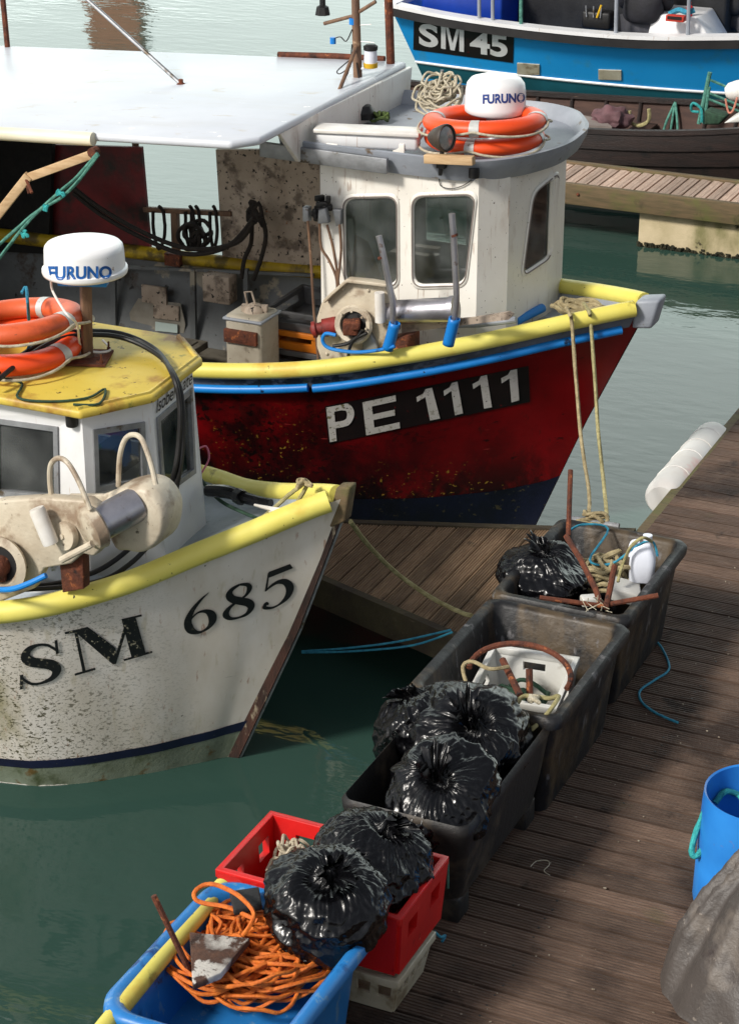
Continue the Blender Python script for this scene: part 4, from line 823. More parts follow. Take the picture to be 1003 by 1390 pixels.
# masts and poles
mb = at(487, 150, 2.41)
m = MB(); m.tube([mb, mb+Vector((-.04, 0, 1.3))], [.030, .022], 12); mast = m.build('mast', M['brownpole'], B2)
m = MB(); m.tube([mb+Vector((-.01, 0, .42)), at(437, 183, 2.42)], .013, 8); m.build('mast_stay', M['brownpole'], mast)
a = atY(478, 22, mb.y); m = MB(); m.tube([atY(440, 32, mb.y), a, atY(510, 2, mb.y)], .012, 8); m.build('crossarm', M['brownpole'], mast)
m = MB(); m.lathe([(0, 0), (.05, 0), (.04, .05), (.02, .06), (.02, .12), (0, .12)], atY(438, 20, mb.y), 8); m.build('horn', M['black'], mast)
for (x0, y0, x1, y1) in ((478, 35, 504, 33), (478, 55, 508, 58)):
    m = MB(); m.tube([atY(x0, y0, mb.y), atY(x1, y1, mb.y)], .003, 6); m.build('cable_tie', M['nylon'], mast)
p = atY(503, 70, mb.y); m = MB(); m.tube([atY(483, 94, mb.y), atY(503, 92, mb.y)], .008, 6); m.lathe([(0, -.10), (.038, -.10), (.042, -.05), (.04, .0), (.04, .01), (0, .01)], p+Vector((0, 0, -.0)), 16); bl = m.build('anchor_light', M['jug'], mast)
MB().lathe([(0, .01), (.044, .01), (.046, .035), (.03, .045), (0, .045)], p, 16).build('lamp_cap', M['black'], bl); MB().lathe([(.044, -.10), (.046, -.07)], p, 16).build('lamp_band', M['yel'], bl)
for pts in ([(478, 40), (470, 56), (462, 50), (452, 53)], [(478, 60), (472, 100), (450, 130), (430, 165)], [(484, 85), (490, 120), (500, 135)], [(474, 82), (458, 96), (462, 100), (476, 90)]):
    m = MB(); m.tube([atY(x, y, mb.y-.03) for x, y in pts], .004, 6, k=4); m.build('mast_cable', M['black'], mast)
m = MB(); m.lathe([(0, -.02), (.02, -.02), (.02, .02), (0, .02)], atY(452, 55, mb.y-.03), 8); m.lathe([(.03, 0), (.03, .04)], atY(480, 33, mb.y), 8); m.build('blue_tape', M['bluepipe'], mast)
m = MB(); m.tube([(-5.62, 12.42, 2.15), (-5.68, 12.42, 3.6)], .028, 10); m.build('gantry_pole', M['rust'], B2)
m = MB(); m.tube([atY(378, 74, 12.5), atY(455, 76, 12.5), atY(522, 80, 12.5)], .02, 8); m.build('stowed_pole', M['rust'], B2)
# stay rod and post over the canopy
a = at(246, 114, cz(-6.9)+.06); e_ = a+Vector((-1.0, .25, 1.0))
a2 = a; 
def along_px(p0, x, y, Y): return atY(x, y, Y)
m = MB(); m.tube([a, atY(120, 0, a.y+.1), atY(60, -57, a.y+.15)], .013, 8); m.build('stay_rod', M['alu'], B2)
m = MB(); m.lathe([(0, 0), (.035, 0), (.03, .02), (.015, .03), (.015, .05)], a-Vector((0, 0, .02)), 10); m.build('stay_foot', M['rust'], B2)
a = atY(11, 62, 12.45); m = MB(); m.tube([a-Vector((0, 0, .1)), a+Vector((-.03, 0, .9))], .02, 8); m.build('aft_post', M['rust'], B2)
# timber boom hung from the canopy edge
bm_ = thing('timber_boom', 'jointed pale timber boom hanging from the canopy edge above the white boat', 'boom', tuple(atY(60, 250, 10.1)))
m = MB(); m.bar(atY(132, 207, 10.12), atY(36, 242, 10.08), .05, .05); m.build('upper_arm', M['timber'], bm_, smooth=False, bevel=.004)
m = MB(); m.bar(atY(40, 238, 10.07), atY(-6, 296, 10.0), .05, .055); m.build('lower_arm', M['timber'], bm_, smooth=False, bevel=.004)
m = MB(); m.tube([atY(40, 262, 10.05), atY(36, 243, 10.05), atY(44, 262, 10.0)], .01, 6); m.build('joint_bracket', M['rust'], bm_)
m = MB(); m.lathe([(0, 0), (.03, 0), (.03, .05), (0, .05)], atY(131, 205, 10.1), 10, axis=(0, -1, 0)); m.build('end_bolt', M['rust'], bm_)
# ================================================================== blue boat
B3 = thing('fishing_boat', 'bright blue fishing boat lettered SM 45 with white rail cap, at the back', 'fishing boat', (-6.5, 23, 0), 'moored fishing boats')
gp = cr([(-10.0, 22.0, .98), (-9.2, 21.92, .92), (-8.2, 21.86, .89), (-7.1, 21.88, .89), (-6.2, 21.98, .94), (-5.4, 22.15, 1.0), (-4.4, 22.5, 1.1), (-3.4, 23.1, 1.22), (-2.8, 23.75, 1.3)], 6)
YB = 23.8
def hb3(t, z, side=-1, off=0):
    i = t*(len(gp)-1); k = min(int(i), len(gp)-2); g = gp[k].lerp(gp[k+1], i-k)
    s_ = (g.z-z)/g.z; fl = .55+.25*max(0, t-.6); y = g.y+fl*min(s_, 1)+(max(0, s_-1))*1.2; y = min(y-off, YB-.02); x = g.x+max(0, s_)*(.22*max(0, 1-t*3)-.9*max(0, t-.6))
    return Vector((x, y if side < 0 else 2*YB-y, z))
m = MB()
for side in (-1, 1):
    m.grid([[hb3(t, float(np.interp(t*(len(gp)-1), range(len(gp)), [q.z for q in gp]))*(1-j/14)-.3*j/14, side) for j in range(15)] for t in np.linspace(0, 1, 48)])
m.grid([[hb3(0, .98*(1-j/14)-.3*j/14, -1).lerp(hb3(0, .98*(1-j/14)-.3*j/14, 1), k/4) for k in range(5)] for j in range(15)])
hull3 = m.build('hull', M['blue45'], B3, ang=50)
def gz3(t): return float(np.interp(t*(len(gp)-1), range(len(gp)), [q.z for q in gp]))
def strip3(za, zb, off, name, mat, cap=False):
    m = MB()
    m.grid([[hb3(t, za(t)+(zb(t)-za(t))*j/3, -1, off) for j in range(4)] for t in np.linspace(0, 1, 50)])
    return m.build(name, mat, B3)
strip3(lambda t: .285, lambda t: -.3, .004, 'antifouling', M['teal'])
m = MB(); m.tube([hb3(t, .29, -1, .004) for t in np.linspace(0, 1, 40)], .016, 6); m.build('waterline_stripe', M['white'], B3)
m = MB(); rows = []
for t in np.linspace(0, 1, 50):
    g = hb3(t, gz3(t)); rows.append([g+Vector((0, -.0, -.10)), g+Vector((0, -.035, -.095)), g+Vector((0, -.04, -.01)), g+Vector((0, 0, .0))])
m.grid(rows); g0 = hb3(0, .98); m.box((g0.x-.02, YB, .93), (.05, 3.6, .10)); m.build('rubbing_strake', M['gunblack'], B3, ang=40)
m = MB(); rows = []
for t in np.linspace(0, 1, 50):
    g = hb3(t, gz3(t)); rows.append([g+Vector((0, -.045, .0)), g+Vector((0, -.045, .04)), g+Vector((0, .12, .045)), g+Vector((0, .12, -.02))])
m.grid(rows); m.box((g0.x, YB, 1.0), (.16, 3.62, .05)); m.build('rail_cap', M['white'], B3, ang=40)
m = MB(); m.grid([[hb3(t, gz3(t)-.25, -1, -.1), hb3(t, gz3(t)-.25, 1, -.1)] for t in np.linspace(0.01, .98, 30)]); m.build('deck', M['bluetub'], B3)
bv3 = bvh_of(hull3)
m = project(g, pf, [(561, 67), (696, 85), (698, 42), (562, 23)], bv3, .006) if False else project([(i/16, j/6) for i in range(17) for j in range(7)], pf, [(561, 67), (696, 85), (698, 42), (562, 23)], bv3, .006)
m.build('number_panel', M['panel'], B3, smooth=False)
v, f = text_tris('S', .035); project(v, f, [(569, 61), (595, 65), (595, 34), (569, 30)], bv3, .010).build('lettering', M['white'], B3, smooth=False)
v, f = strokes([('p', [(0, 0), (.2, 0), (.2, 1), (0, 1)]), ('p', [(.8, 0), (1, 0), (1, 1), (.8, 1)]), ('p', [(.2, 1), (.41, 0), (.5, 0), (.5, .3), (.32, 1)]), ('p', [(.8, 1), (.59, 0), (.5, 0), (.5, .3), (.68, 1)])])
project(v, f, [(599, 65), (630, 70), (630, 39), (599, 34)], bv3, .010, box=(0, 1, 0, 1)).build('lettering', M['white'], B3, smooth=False)
v, f = text_tris('45', .035); project(v, f, [(638, 71), (689, 78), (689, 47), (638, 41)], bv3, .010).build('lettering', M['white'], B3, smooth=False)
for q in ([(702, 100), (732, 101), (732, 87), (702, 85)], [(812, 107), (843, 108), (843, 95), (812, 94)]):
    project([(0, 0), (1, 0), (1, 1), (0, 1)], [(0, 1, 2, 3)], q, bv3, .012).build('anode_plate', M['crate_clear'], B3, smooth=False, solid=.015)
for px, hh in ((647, .75), (672, .75), (702, .8), (828, .8), (928, .8)):
    b_ = atY(px, 28, 21.98); m = MB(); g = min(gp, key=lambda q: abs(q.x-b_.x)); m.tube([(g.x, g.y+.06, g.z+.02), (g.x-.02, g.y+.06, g.z+hh)], .022, 8)
    m.build('stanchion', M['greyrim'] if px != 702 else M['ropeg'], B3)
m = MB(); m.tube([hb3(t, gz3(t))+Vector((0, .06, .8)) for t in np.linspace(.1, .95, 30)], .02, 8); m.build('top_rail', M['greyrim'], B3)
m = MB(); m.box((-7.6, 23.6, 1.35), (2.6, 1.6, 1.4)); m.box((-7.6, 23.6, 2.1), (2.8, 1.8, .08)); m.build('wheelhouse', M['darkcloth'], B3, smooth=False, bevel=.05)
m = MB(); m.box((-9.25, 22.9, 1.0), (1.0, 1.2, .5)); m.build('blue_locker', pm('deep_blue_locker', (16, 60, 160), (12, 50, 140), 3, .4), B3, smooth=False, bevel=.03)
m = MB(); p = at(905, 42, 1.0); m.prism([(p.x-.3, p.y+.2, .8), (p.x+.5, p.y+.2, .8), (p.x+.25, p.y+.25, 1.12), (p.x-.25, p.y+.25, 1.12)], (0, .6, 0)); m.build('white_hatch', M['white'], B3, smooth=False, bevel=.02)
# seated people
def person(pos, yaw, jm, label, s_=1.0):
    root = thing('person', label, 'person', pos, 'people sitting on the blue boat')
    Rz = Matrix.Rotation(yaw, 3, 'Z')
    def sk(name, verts, edges, rad, mat, sub=2, rootv=0):
        me = bpy.data.meshes.new(name); me.from_pydata([tuple(Rz @ (Vector(v)*s_)) for v in verts], edges, []); o = bpy.data.objects.new(name, me); col.objects.link(o); o.parent = root
        o.modifiers.new('k', 'SKIN'); sv = me.skin_vertices[0].data if me.skin_vertices else None
        if sv is None: me.attributes.new
        for i, r_ in enumerate(rad): me.skin_vertices[0].data[i].radius = (r_[0]*s_, r_[1]*s_) if hasattr(r_, '__len__') else (r_*s_, r_*s_); me.skin_vertices[0].data[i].use_root = (i == rootv)
        q = o.modifiers.new('u', 'SUBSURF'); q.levels = sub; q.render_levels = sub; me.materials.append(mat); return o
    import bmesh as _b
    def mk(name, verts, edges, rad, mat, sub=2):
        me = bpy.data.meshes.new(name); bm = _b.new(); lay = bm.verts.layers.skin.verify()
        vs = []
        for i, v in enumerate(verts):
            q = bm.verts.new(Rz @ (Vector(v)*s_)); r_ = rad[i]; r_ = r_ if hasattr(r_, '__len__') else (r_, r_); q[lay].radius = (r_[0]*s_, r_[1]*s_); q[lay].use_root = (i == 0); vs.append(q)
        for a, b2 in edges: bm.edges.new((vs[a], vs[b2]))
        bm.to_mesh(me); bm.free(); o = bpy.data.objects.new(name, me); col.objects.link(o); o.parent = root
        k = o.modifiers.new('k', 'SKIN'); k.use_smooth_shade = True; q = o.modifiers.new('u', 'SUBSURF'); q.levels = sub; q.render_levels = sub; me.materials.append(mat); return o
    # body faces local +y (away from the viewer when yaw 0)
    V = [(0, 0, .10), (0, -.03, .30), (0, -.02, .48), (0, .02, .56), (0, .05, .64), (0, .07, .74), (0, .06, .82),
         (.17, -.01, .50), (.25, .12, .30), (.14, .32, .26), (.10, .38, .25), (-.17, -.01, .50), (-.25, .12, .30), (-.14, .32, .26), (-.10, .38, .25),
         (.11, .06, .08), (.14, .45, .10), (.14, .48, -.32), (.14, .60, -.36), (-.11, .06, .08), (-.14, .45, .10), (-.14, .48, -.32), (-.14, .60, -.36)]
    E_ = [(0, 1), (1, 2), (2, 3), (3, 4), (4, 5), (5, 6), (2, 7), (7, 8), (8, 9), (9, 10), (2, 11), (11, 12), (12, 13), (13, 14), (0, 15), (15, 16), (16, 17), (17, 18), (0, 19), (19, 20), (20, 21), (21, 22)]
    Rr = [(.15, .11), (.14, .10), (.15, .09), .055, .06, (.085, .10), .06, .055, .045, .035, .025, .055, .045, .035, .025, .09, .07, .05, .04, .09, .07, .05, .04]
    mk('body', V, E_, Rr, M['skin'])
    for sx in (1, -1):
        hb_ = [(sx*.10, .38, .25), (sx*.085, .44, .24)]
        vv = [hb_[0], hb_[1]]; ee = [(0, 1)]; rr_ = [(.02, .035), (.018, .035)]
        for k in range(4): vv += [(sx*(.055+.018*k), .475, .24), (sx*(.05+.018*k), .50+.006*(k % 3), .215)]; ee += [(1, 2+2*k), (2+2*k, 3+2*k)]; rr_ += [.010, .009]
        vv += [(sx*.05, .43, .23)]; ee += [(0, len(vv)-1)]; rr_ += [.011]
        mk('hand', vv, ee, rr_, M['skin'], 1)
    mk('jacket', V[:4]+V[7:9]+[V[9]]+V[11:13]+[V[13]], [(0, 1), (1, 2), (2, 3), (2, 4), (4, 5), (5, 6), (2, 7), (7, 8), (8, 9)], [(.26, .20), (.25, .19), (.23, .15), .085, .10, .085, .06, .10, .085, .06], jm)
    mk('trousers', [V[0], V[15], V[16], V[17], V[19], V[20], V[21]], [(0, 1), (1, 2), (2, 3), (0, 4), (4, 5), (5, 6)], [(.18, .14), .11, .085, .07, .11, .085, .07], M['trouser'])
    m = MB(); hp = Rz @ (Vector((0, .05, .80))*s_); 
    bm = bmesh.new(); bmesh.ops.create_uvsphere(bm, u_segments=24, v_segments=16, radius=.115*s_)
    m.add([v.co+hp+Vector(root.location) for v in bm.verts if True], [tuple(v.index for v in f.verts) for f in bm.faces]); bm.free()
    m.build('hair', M['hair'], root)
    for sx in (1, -1):
        p = Vector(root.location)+Rz @ (Vector((sx*.092, .07, .735))*s_); MB().lathe([(0, -.012), (.022, -.008), (.026, 0), (.02, .01), (0, .012)], p, 10, axis=Rz @ Vector((1, 0, 0))).build('ear', M['skin'], root)
        p = Vector(root.location)+Rz @ (Vector((sx*.033, .163, .75))*s_); MB().lathe([(0, -.008), (.010, 0), (0, .008)], p, 8, axis=Rz @ Vector((0, 1, 0))).build('eye', M['white'], root)
    p = Vector(root.location)+Rz @ (Vector((0, .175, .725))*s_); MB().tube([p+Vector((0, 0, .02)), p-Vector((0, 0, .012))], [.006, .014], 8).build('nose', M['skin'], root)
    return root
p = at(868, 33, 1.0); person((p.x, p.y+.10, .88), R(10), M['jacket'], 'person in dark jacket and grey trousers sitting back to us on the blue boat rail')
p = at(985, 24, 1.0); person((p.x, p.y+.22, .88), R(-20), M['darkcloth'], 'person in dark grey clothes sitting on the blue boat at the right edge')
# things on the blue boats rail
def at_b(x, y, z=1.0): return at(x, y, z)
p = at(808, 26, .98); m = MB(); m.box((p.x, p.y+.1, .96), (.34, .2, .2)); tb = m.build('tool_bag', M['black'], None, 'black open tool bag with a yellow-handled tool on the blue boat', 'bag', smooth=False, bevel=.03)
m = MB(); m.tube([(p.x+.02, p.y-.02, 1.0), (p.x+.06, p.y-.0, 1.14)], .012, 6); m.build('yellow_handle', M['yel'], tb)
for k, px in enumerate((795, 803, 820)):
    m = MB(); m.tube([(p.x-.1+.08*k, p.y-.02, 1.0), (p.x-.12+.09*k, p.y, 1.12)], .008, 6); m.build('tool', M['alu'], tb)
p = at(915, 27, 1.12); m = MB(); m.box((p.x, p.y+.05, 1.13), (.20, .11, .06)); x_ = m.build('small_carton', pm('red_carton', (200, 60, 40), (180, 50, 34), 5, .6), None, 'small red and black carton on the white hatch of the blue boat', 'box', smooth=False, bevel=.004)
m = MB(); m.box((p.x, p.y-.007, 1.14), (.16, .004, .035)); m.build('carton_face', M['panel'], x_, smooth=False)
m = MB(); m.tube([(p.x-.1, p.y+.12, 1.15), (p.x, p.y+.14, 1.2), (p.x+.1, p.y+.1, 1.19), (p.x+.18, p.y+.12, 1.22)], .03, 8, k=4); m.build('glove', M['ropeb'], None, 'blue-green work glove lying above the red carton', 'glove')
p = at(935, 18, 1.15); m = MB(); m.lathe([(0, 0), (.035, 0), (.035, .1), (.015, .12), (.015, .15), (0, .15)], (p.x, p.y, 1.12), 12); m.build('red_bottle', M['crate_red'], None, 'small red bottle beside the post on the white hatch', 'bottle')
# ================================================================== dark wooden boat
B4 = thing('wooden_boat', 'open dark tarred clinker boat with brown inner planking behind the far finger', 'rowing boat', (-6.5, 19.75, 0))
HR = Hull(19.54, [(-3.6, .04, 1.05), (-4.1, .35, .92), (-4.9, .58, .78), (-5.8, .70, .68), (-6.8, .74, .62), (-7.8, .74, .58), (-8.8, .68, .58), (-9.6, .62, .62), (-9.9, .5, .64)],
          [(-.3, -4.1), (0, -4.0), (1.05, -3.6)], [(0, 0), (.2, .28), (.5, .62), (.8, .6), (1, .3)], p=1.5)
m = MB(); NP = 6
for side in (-1, 1):
    for k in range(NP):
        rows = []
        for u in np.linspace(0, 1, 50):
            zg = HR.G(u)[2]; a = zg+(-.25-zg)*k/NP; b_ = zg+(-.25-zg)*(k+1.12)/NP
            rows.append([HR.pt(u, a, side, 0), HR.pt(u, (a+b_)/2, side, .012), HR.pt(u, b_, side, .024), HR.pt(u, b_, side, 0)])
        m.grid(rows)
m.build('planking', M['tarwood'], B4, ang=40, fixn=False)
m = MB()
for side in (1, -1): m.grid([[HR.pt(u, HR.G(u)[2], side, -.01), HR.pt(u, HR.G(u)[2]*.5+.05, side, -.04), HR.pt(u, .12, side, -.06)] for u in np.linspace(.02, 1, 40)])
m.build('inner_planking', M['innerwood'], B4)
m = MB()
for side in (1, -1):
    pts = [HR.pt(u, HR.G(u)[2]+.01, side, -.01) for u in np.linspace(.01, 1, 40)]
    m.grid([[p+Vector((0, side*.025, -.03)), p+Vector((0, side*.025, .015)), p+Vector((0, -side*.045, .015)), p+Vector((0, -side*.045, -.03))] for p in pts], cv=True)
m.build('gunwale', M['tarwood'], B4, ang=40)
for u in np.linspace(.12, .95, 17):
    m = MB()
    for side in (1,): m.tube([HR.pt(u, HR.G(u)[2]-.02, side, -.03), HR.pt(u, HR.G(u)[2]*.5+.05, side, -.055), HR.pt(u, .12, side, -.07)], .018, 6)
    m.build('rib', M['tarwood'], B4)
m = MB(); m.grid([[HR.pt(u, .16, -1, -.08), HR.pt(u, .16, 1, -.08)] for u in np.linspace(.08, .99, 30)]); m.build('bottom_boards', M['innerwood'], B4)
a = HR.pt(1, .64, -1); b_ = HR.pt(1, .64, 1); m = MB(); m.prism([a, b_, b_+Vector((0, -.2, -.7)), a+Vector((0, .2, -.7))], (-.04, 0, 0)); m.build('transom', M['tarwood'], B4, smooth=False)
m = MB(); pts = [at(x, y, .5) for x, y in [(742, 170), (830, 176), (818, 166), (790, 160), (742, 158)]]; m.prism([Vector((p.x, p.y, .50)) for p in pts], (0, 0, .03)); m.build('stern_thwart', M['greyfloor'], B4, smooth=False)
for X in (-6.3, -5.2, -7.6): 
    m = MB(); m.box((X, 19.54, .42), (.2, 1.0 if X > -6 else 1.26, .03)); m.build('thwart', M['innerwood'], B4, smooth=False, bevel=.005)
p = at(828, 162, .4); m = MB(); rs_ = random.Random(5)
bm = bmesh.new(); bmesh.ops.create_icosphere(bm, subdivisions=4, radius=1)
m.add([Vector((v.co.x*.20, v.co.y*.15, v.co.z*.13))*(1+.35*noise.noise(v.co*2.2))+atY(829, 162, 19.75) for v in bm.verts], [tuple(v.index for v in f.verts) for f in bm.faces]); bm.free()
m.build('bundled_coat', pm('mauve_cloth', (108, 76, 80), (70, 48, 52), 5, .8, 0, .5, 30), None, 'bundled mauve and brown coat lying in the dark wooden boat', 'coat')
m = MB(); p = at(866, 168, .5); m.tube([(p.x-.1, p.y, .62), (p.x-.09, p.y, .52), (p.x, p.y, .48), (p.x+.1, p.y, .54), (p.x+.1, p.y, .66)], .018, 8, k=4, twist=60); m.build('mooring_rope', M['ropey'], None, 'short looped pale rope hanging inside the dark wooden boat', 'rope')
m = MB(); p = atY(914, 140, 20.15)
for dx in (-.06, 0, .06): m.tube([(p.x, 20.2, p.z), (p.x+dx, 20.12, p.z-.2), (p.x+dx*1.5, 20.06, .25)], .013, 8, k=3)
m.build('mooring_rope', M['ropeg'], None, 'pale green rope hung over the far side of the dark wooden boat', 'rope')
# green rack with fender
gr = thing('tubular_rack', 'green tubular rack standing in the dark wooden boat', 'rack', tuple(at(955, 165, .45)))
def A4(x, y, Y=19.9): return atY(x, y, Y)
for pts, r_ in (([(948, 168), (963, 98)], .022), ([(955, 168), (962, 118)], .018)):
    m = MB(); m.tube([A4(*p) for p in pts], r_, 8); m.build('upright', M['ropeg'], gr)
for pts in ([(962, 108), (1010, 128)], [(961, 126), (1010, 146)], [(960, 134), (1010, 154)]):
    m = MB(); m.tube([A4(pts[0][0], pts[0][1]), A4(pts[1][0], pts[1][1], 20.0)], .013, 6); m.build('rail', M['ropeg'], gr)
m = MB(); m.tube([A4(952, 166, 19.85), A4(951, 148, 19.85), A4(940, 140, 19.85), A4(938, 150, 19.9), A4(948, 152, 19.9)], .014, 6, k=4); m.build('mooring_rope', M['ropet'], None, 'turquoise rope looped round the foot of the green rack', 'rope')
m = MB(); a, b_ = A4(983, 126, 19.7), A4(1022, 118, 19.75); ax = b_-a; m.lathe([(0, 0), (.05, .01), (.085, .05), (.095, .12), (.095, ax.length), (0, ax.length)], a, 20, axis=ax); m.build('fender', M['nylon'], None, 'white cylindrical fender hung on the green rack', 'fender')
m = MB(); m.tube([A4(984, 134, 19.6), A4(988, 152, 19.6), A4(994, 150, 19.6), A4(1000, 132, 19.6)], .01, 6, k=4); m.build('fender_line', pm('pink_rope', (206, 140, 120), (180, 110, 90), 20, .8), None, 'pink line hanging below the white fender', 'rope')
m = MB(); m.prism([A4(x, y, 19.6) for x, y in [(955, 150), (985, 158), (975, 170), (955, 170)]], (0, .2, 0)); m.build('green_sheet', M['ropedg'], None, 'dark green folded sheet beside the rack', 'sheet', smooth=False, bevel=.02)
m = MB(); m.prism([A4(x, y, 19.3) for x, y in [(980, 168), (1020, 146), (1020, 166)]], (0, .4, 0)); m.build('propped_board', M['crate_white'], None, 'white board propped in the bow of the dark wooden boat', 'board', smooth=False, bevel=.02)
m = MB(); m.tube([atY(597, 130, 20.4), atY(600, 95, 20.4)], .02, 8); m.build('short_post', M['alu'], B4)
# ================================================================== lifebuoys
def lifebuoy(c, Rr, rt, rz, tiltv, label, mat, grp, bandoff=.6, ro=.76):
    t = thing('lifebuoy', label, 'lifebuoy', tuple(c), grp)
    q = Vector(tiltv).normalized().to_track_quat('Z', 'Y').to_matrix() @ Matrix.Rotation(rz, 3, 'Z')
    def P(a, b_, e=0): return Vector(c)+q @ Vector(((Rr+(rt+e)*math.cos(b_))*math.cos(a), (Rr+(rt+e)*math.cos(b_))*math.sin(a), (rt+e)*ro*math.sin(b_)))
    m = MB(); m.grid([[P(2*PI*i/48, 2*PI*j/16) for j in range(16)] for i in range(48)], cu=True, cv=True); m.build('ring', mat, t, ang=180)
    for k in range(4):
        a0 = k*PI/2+bandoff; m = MB(); m.grid([[P(a0+.16*(i/4-.5), 2*PI*j/16, .003) for j in range(16)] for i in range(5)], cv=True); m.build('reflective_band', M['silver'], t)
    m = MB()
    pts = []
    for i in range(33):
        a = 2*PI*i/32+bandoff; s_ = abs(math.sin(2*(a-bandoff))); pts.append(P(a, -.1, .008+.035*s_)-Vector((0, 0, .03*s_)))
    m.tube(pts, .0075, 8, k=2); m.build('grab_line', M['ropew'], t)
    return t
c = at(658, 163, 2.60); c.z = 2.60
c2 = at(654, 186, 2.50); c2 = Vector((c.x-.01, c.y+.02, 2.50))
lifebuoy(c, .305, .064, .3, (-.06, .05, 1), 'orange lifebuoy, upper of two stacked round the radar on the red boat', M['orange'], 'orange lifebuoys')
lifebuoy(c2, .295, .064, 1.1, (-.02, .0, 1), 'orange lifebuoy, lower of two stacked round the radar on the red boat', M['orange'], 'orange lifebuoys')
c = at(18, 436, 2.22); c.z = 2.22
lifebuoy(c, .285, .066, .2, (-.12, .06, 1), 'faded orange lifebuoy, upper of two on the yellow roof', M['orangeold'], 'orange lifebuoys', .25)
lifebuoy(Vector((c.x-.01, c.y-.02, 2.10)), .285, .068, .9, (.0, .0, 1), 'bright orange lifebuoy, lower of two on the yellow roof', M['orange'], 'orange lifebuoys', .6)
# ================================================================== ropes and coils
def rope(pts, r, mat, name, label, k=5, n=8, tw=90, cat='rope', group=None):
    m = MB(); m.tube(pts, r, n, k=k, twist=tw); return m.build(name, mat, None, label, cat, group)
def coil(c, R0, r, turns, mat, name, label, seed, jit=.25, h=.05, cat='rope', sq=1, tilt=None, n=6):
    rs = random.Random(seed); pts = []; N = int(turns*14); ph = rs.random()*6; cx = cy = 0; rr = R0
    for i in range(N):
        a = ph+2*PI*i/14
        if i % 14 == 0: cx, cy = rs.uniform(-1, 1)*R0*jit, rs.uniform(-1, 1)*R0*jit; rr = R0*rs.uniform(1-jit*1.6, 1)
        p = Vector((cx+rr*math.cos(a), (cy+rr*math.sin(a))*sq, h*(i/N)+rs.uniform(-.4, .4)*r+.03*math.sin(a*1.5+i)*jit))
        if tilt is not None: p = tilt @ p
        pts.append(p+Vector(c))
    m = MB(); m.tube(pts, r, n, k=3, twist=80); return m.build(name, mat, None, label, cat)
coil(at(598, 138, 2.52), .145, .0075, 24, M['ropew'], 'rope_coil', 'untidy coil of pale tan rope beside the radome on the red boat', 4, .45, .13, tilt=Matrix.Rotation(R(28), 3, 'X'))
coil(at(790, 425, 1.48), .17, .014, 7, M['rope'], 'rope_coil', 'tan and dark rope coiled on the foredeck of the red boat', 6, .35, .05, sq=.55)
coil(at(418, 188, 2.42), .09, .013, 5, M['ropedg'], 'rope_coil', 'green rope bundled on the left end of the red boat roof', 8, .5, .05, sq=.6)
coil(at(515, 160, 2.42), .08, .010, 4, pm('moss_rope', (86, 104, 50), (54, 70, 34), 20, .9), 'rope_coil', 'mossy green rope scrap behind the strip light', 9, .5, .03, sq=.5)
m = MB(); p = at(493, 160, 2.42); m.lathe([(0, 0), (.07, 0), (.075, .04), (.05, .08), (0, .09)], p, 14); m.build('boot_collar', M['black'], None, 'dark rubber collar at the foot of the mast', 'collar')
m = MB(); bm = bmesh.new(); bmesh.ops.create_icosphere(bm, subdivisions=3, radius=1)
p = at(700, 182, 2.47); m.add([Vector((v.co.x*.09, v.co.y*.06, v.co.z*.05))*(1+.6*noise.noise(v.co*3))+p for v in bm.verts], [tuple(v.index for v in f.verts) for f in bm.faces]); bm.free()
m.build('rag', M['ropew'], None, 'crumpled pale rag beside the lifebuoys on the red boat roof', 'rag')
# hanging ropes on the far rail and the hoses slung below the canopy
for k, (px, w_) in enumerate(((216, 8), (258, 6), (266, 6), (290, 5))):
    pts = [atY(px-w_, 287, 12.33), atY(px-w_+1, 315, 12.30), atY(px, 338, 12.30), atY(px+w_, 318, 12.30), atY(px+w_-2, 288, 12.33), atY(px, 280, 12.3)]
    rope([*pts], .012, M['ropedk'], 'hanging_rope', 'dark rope looped over the far rail of the red boat', group='dark ropes hung on the rail')
for pts, lab in (([(100, 255), (140, 285), (200, 318), (260, 338), (320, 330), (345, 300)], 'upper dark hose slung across below the canopy to the side panel'), ([(100, 262), (140, 293), (200, 326), (255, 345), (310, 334), (345, 296)], 'lower dark hose slung across below the canopy to the side panel')):
    rope([atY(x, y, 12.1) for x, y in pts], .017, M['ropedk'], 'dark_hose', lab, tw=0, cat='hose')
rs_ = random.Random(11)
m = MB()
pts = [atY(346+rs_.uniform(-10, 12), 290+rs_.uniform(-16, 18), 12.22) for i in range(22)]
m.tube(pts, .014, 8, k=4); m.build('rope_bundle', M['ropedk'], None, 'knotted bundle of dark rope hanging on the side panel', 'rope')
rope([atY(x, y, 12.2) for x, y in [(342, 300), (341, 330), (332, 352), (328, 378)]], .016, M['ropedk'], 'dark_hose', 'dark hose dropping from the rope bundle, left one', tw=0, cat='hose')
rope([atY(x, y, 12.2) for x, y in [(356, 295), (361, 320), (355, 350), (344, 380)]], .016, M['ropedk'], 'dark_hose', 'dark hose dropping from the rope bundle, right one', tw=0, cat='hose')
bm2 = coil(atY(270, 318, 12.3), .09, .014, 6, M['ropedk'], 'rope_coil', 'dark rope heaped behind the rail of the red boat', 14, .5, .06, tilt=Matrix.Rotation(R(80), 3, 'X'))
